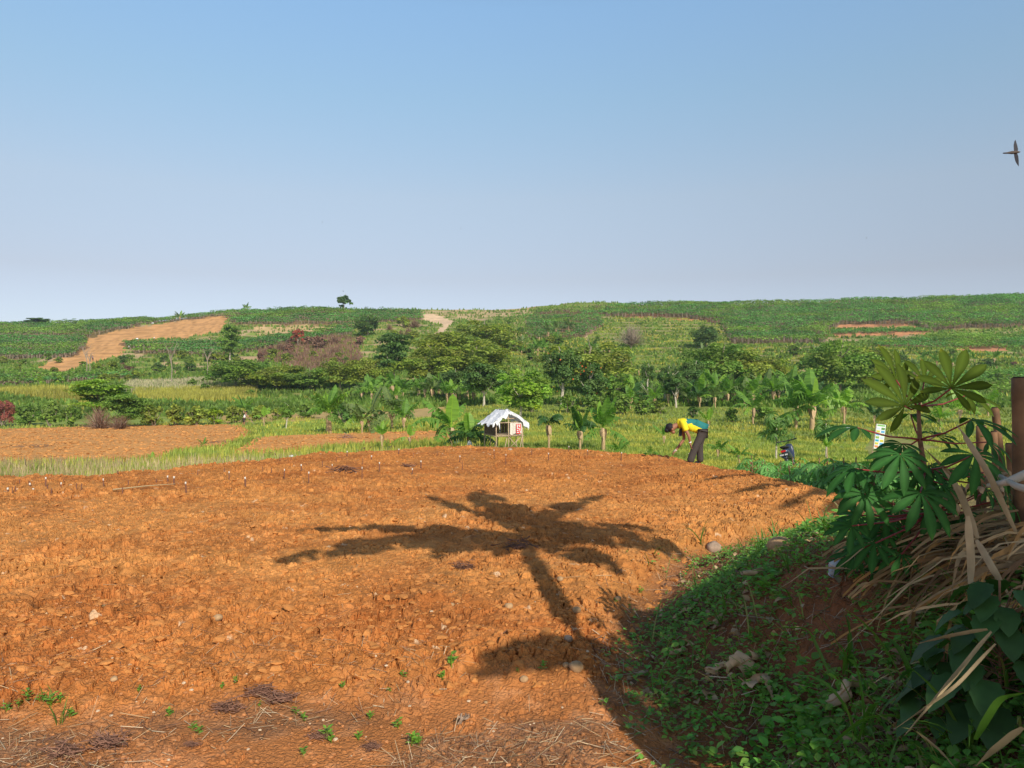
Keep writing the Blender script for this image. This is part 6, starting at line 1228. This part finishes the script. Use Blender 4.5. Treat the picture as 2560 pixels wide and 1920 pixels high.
for k, (x, z, w, h) in enumerate([(.32, 1.17, .07, .035), (.31, 1.10, .05, .05), (.40, 1.14, .03, .10), (.33, 1.03, .08, .03), (.41, 1.0, .03, .09), (.32, .95, .06, .035), (.33, .88, .09, .025), (.43, .90, .025, .07)]): addbox(b, (x, -D2 - .105, z), (w, .004, h))
b2 = b.build('print_mark', M['white'], hut); b2['kind'] = 'stuff'; kid(hut, b2)
hut.scale = (S_ * 1.13,) * 3
# litter about the hut
for lab, px, py, w, h in [('white sack standing left of the hut', 1174, 1124, 14, 22), ('small white cup-like rag on the plot edge left of the hut', 1194, 1126, 8, 10), ('white sack lump in front of the hut legs', 1237, 1128, 12, 9), ('pale torn sheet lying on the far left part of the plot', 733, 1144, 22, 7),
                          ('white sheet on the grass right of the banana clump', 2125, 1078, 40, 10)]:
    d = hit(px, py, 26) if px > 1000 else hit(px, py); p = np.array(G(px, d)); W = w / F_PX * d; H = h / F_PX * d; V, F = I2; VV = V * (1 + .35 * (fbm(V[:, 0] * 2 + px, V[:, 1] * 2 + V[:, 2] * 2, 3, 3) - .5)[:, None] * 2); b = MB(); b.add(VV * [W * .5, W * .4, H * .55] + [0, 0, H * .45], F); o = b.build('sack', M['white'], smooth=True); o.location = p; tag(o, lab, 'sack')
for i, (px, py, w) in enumerate([(382, 810, 7), (343, 849, 7), (386, 846, 4), (323, 869, 5)]):
    d = hit(px, py, 95); p = np.array(G(px, d)); W = w / F_PX * d; V, F = I2; b = MB(); b.add(V * [W * .5, W * .4, W * .3] * (1 + .2 * np.sin(V[:, :1] * 5)) + [0, 0, W * .25], F); o = b.build('sack', M['white'], smooth=True); o.location = p; tag(o, 'white sack lying on the hillside, %s' % ['topmost, at the plantation corner', 'left of the pair on the ridged soil', 'smallest, right of the pair on the ridged soil', 'lowest, at the lower edge of the bare soil'][i], 'sack')
# ---------------------------------------------------------------- narrow picture board
d = 43; g = G(2193, d); k = d / F_PX; e = empty('picture_board', g, R(-8), 'tall narrow board covered with small coloured pictures, standing on the meadow', 'board'); Hb = 62 * k; Wb = 22 * k; z0 = 18 * k; b = MB(); addbox(b, (0, 0, z0 + Hb / 2), (Wb, .03, Hb)); kid(e, b.build('panel', mat('board_white', (.72, .74, .70), .6), e))
b = MB(); addtube(b, [(-Wb * .55, .04, -.1), (-Wb * .52, .04, z0 + Hb)], .03, 6); kid(e, b.build('post', M['bamboo'], e)); b = MB(); addtube(b, [(Wb * .1, .05, -.1), (Wb * .2, .05, z0 + .1)], .05, 6); kid(e, b.build('post', M['stem'], e))
cols = [(.18, .45, .12), (.03, .35, .55), (.55, .62, .70), (.30, .05, .22), (.55, .50, .06), (.10, .25, .06), (.65, .25, .10), (.10, .35, .60), (.70, .62, .05), (.25, .40, .08)]; r = np.random.default_rng(2)
for row in range(8):
    for cc in range(2):
        if row == 0 and cc == 1: continue
        c_ = cols[(row * 2 + cc * 3 + row // 3) % 10]; b = MB(); w = Wb * (.42 if row else .9); addbox(b, ((-.25 + .5 * cc) * Wb if row else 0, -.018, z0 + Hb * (.95 - row * .122)), (w * .9, .006, Hb * (.085 if row else .06))); kid(e, b.build('picture', mat('picture_ink', c_, .6), e))
e.rotation_euler = (0, R(7), R(-8))
# ---------------------------------------------------------------- motor scooter seen from behind, half hidden by the crop
d = 33; g = G(1980, d); e = empty('motor_scooter', g, R(0), 'dark blue motor scooter parked in the grass behind the low cassava bed', 'scooter'); M['paint'] = mat('dark_blue_paint', (.03, .04, .07), .25, usecol=False, spec=.6); M['grey'] = mat('grey_metal', (.4, .42, .45), .35, metal=.6, usecol=False); M['rubber'] = mat('rubber', (.02, .02, .02), .8, usecol=False)
def wheel(y):
    t = np.linspace(0, 2 * np.pi, 25); b = MB(); addtube(b, np.stack([.0 * t, y + .23 * np.cos(t), .27 + .23 * np.sin(t)], 1), .045, 8, cap=False); q = b.build('wheel', M['rubber'], e, smooth=True); b = MB(); addtube(b, [(-.03, y, .27), (.03, y, .27)], .15, 16); kid(q, b.build('rim', M['grey'], q, smooth=True)); kid(e, q)
wheel(-.55); wheel(.65)
def sk(nm, jn_, mt): n = len(jn_); return skinned(nm, jn_, [(i, i + 1) for i in range(n - 1)], [mt], e, sub=2)
sk('body', [((0, -.62, .72), (.12, .08)), ((0, -.3, .62), (.15, .15)), ((0, .0, .50), (.14, .12)), ((0, .3, .36), (.14, .05)), ((0, .52, .55), (.17, .08)), ((0, .62, .9), (.13, .07))], M['paint']); sk('seat', [((0, -.68, .86), (.13, .045)), ((0, -.35, .82), (.15, .055)), ((0, .05, .78), (.12, .05))], M['rubber']); sk('rear_fender', [((0, -.70, .62), (.11, .05)), ((0, -.82, .46), (.09, .03))], M['paint'])
sk('handlebar', [((-.36, .42, 1.02), .022), ((-.15, .52, 1.0), .02), ((.15, .52, 1.0), .02), ((.36, .42, 1.02), .022)], M['black'])
for s in (-1, 1): sk('mirror', [((s * .26, .50, 1.0), .008), ((s * .32, .50, 1.16), .008), ((s * .34, .49, 1.20), (.05, .015)), ((s * .38, .49, 1.21), (.045, .015))], M['black'])
b = MB(); addbox(b, (0, -.855, .60), (.30, .012, .11)); pl = b.build('number_plate', M['black'], e); kid(e, pl); b = MB()
for k in range(8):
    if k != 4: addbox(b, (-.115 + k * .033, -.864, .60), (.018, .004, .05))
cb2 = b.build('plate_marks', M['white'], pl); cb2['kind'] = 'stuff'; kid(pl, cb2); b = MB(); addbox(b, (0, -.80, .72), (.16, .05, .06)); kid(e, b.build('tail_light', mat('red_lens', (.5, .02, .02), .3, usecol=False), e)); e.rotation_euler = (0, R(-14), R(-28)); e.scale = (1.22,) * 3; e.location = (g[0], g[1], g[2] - .05)
# ---------------------------------------------------------------- birds
def bird(label, px, py, d, span, detailed=True):
    c = P(px, py, d); e = empty('bird', c, 0, label, 'bird'); k = span; V, F = I2
    b = MB(); t = np.linspace(0, 1, 12); prof = np.interp(t, [0, .12, .3, .55, .8, 1], [.004, .035, .06, .058, .03, .012]) * k; addtube(b, np.stack([(.22 - t * .62) * k, 0 * t, (.035 - .05 * t) * k], 1), prof, 10); kid(e, b.build('body', mat('grey_brown_plumage', (.08, .06, .05), .7, usecol=False), e, smooth=True))
    M.setdefault('wing', mat('dark_wing', (.012, .012, .022), .6, usecol=False))
    for nm, o1 in (('wing', [(.10, .02), (.13, .14), (.10, .30), (.045, .50), (.005, .44), (-.03, .30), (-.03, .14), (-.015, .02)]), ('wing', [(.10, -.03), (.14, -.14), (.16, -.30), (.17, -.50), (.10, -.42), (.03, -.30), (-.01, -.16), (-.03, -.03)]), ('tail', [(-.20, .035), (-.44, .005), (-.445, -.035), (-.2, -.04)])):
        b = MB(); o2 = np.array(o1) * k; n = len(o2); yy = .02 * k; top = np.stack([o2[:, 0], 0 * o2[:, 0] + yy * np.abs(o2[:, 1]) / k * 3, o2[:, 1]], 1); bot = top + [0, .004 * k, 0]; b.add(np.vstack([top, bot]), [[i, (i + 1) % n, n + (i + 1) % n, n + i] for i in range(n)]); h = n // 2
        for base_ in (0, n): b.Q.append(np.array([[i, i + 1, n - 2 - i, n - 1 - i] for i in range(h - 1)]) + base_); b.QM.append(np.zeros(h - 1))
        kid(e, b.build(nm, M['wing'], e))
bird('dark swift with long pointed wings flying at the upper right', 2537, 382, 9, 67 / F_PX * 9)
for i, (px, py) in enumerate([(806, 555), (1152, 571), (2166, 595), (858, 728)]): bird('tiny distant bird, a mere speck in the sky, %s' % ['leftmost above the lone tree', 'near the centre', 'on the right', 'lowest, just over the lone hilltop tree'][i], px, py, 120, .28)
# ---------------------------------------------------------------- the morning haze
b = MB(); addbox(b, (0, 165, 20), (900, 460, 160)); hz_ = bpy.data.materials.new('haze'); hz_.use_nodes = True; hn = hz_.node_tree; hn.nodes.clear(); ho = hn.nodes.new('ShaderNodeOutputMaterial'); hv = hn.nodes.new('ShaderNodeVolumePrincipled')
hv.inputs['Color'].default_value = (.80, .88, 1, 1); hv.inputs['Density'].default_value = .0003; hv.inputs['Anisotropy'].default_value = .3; hn.links.new(hv.outputs[0], ho.inputs['Volume']); tag(b.build('haze', hz_), kind='stuff')
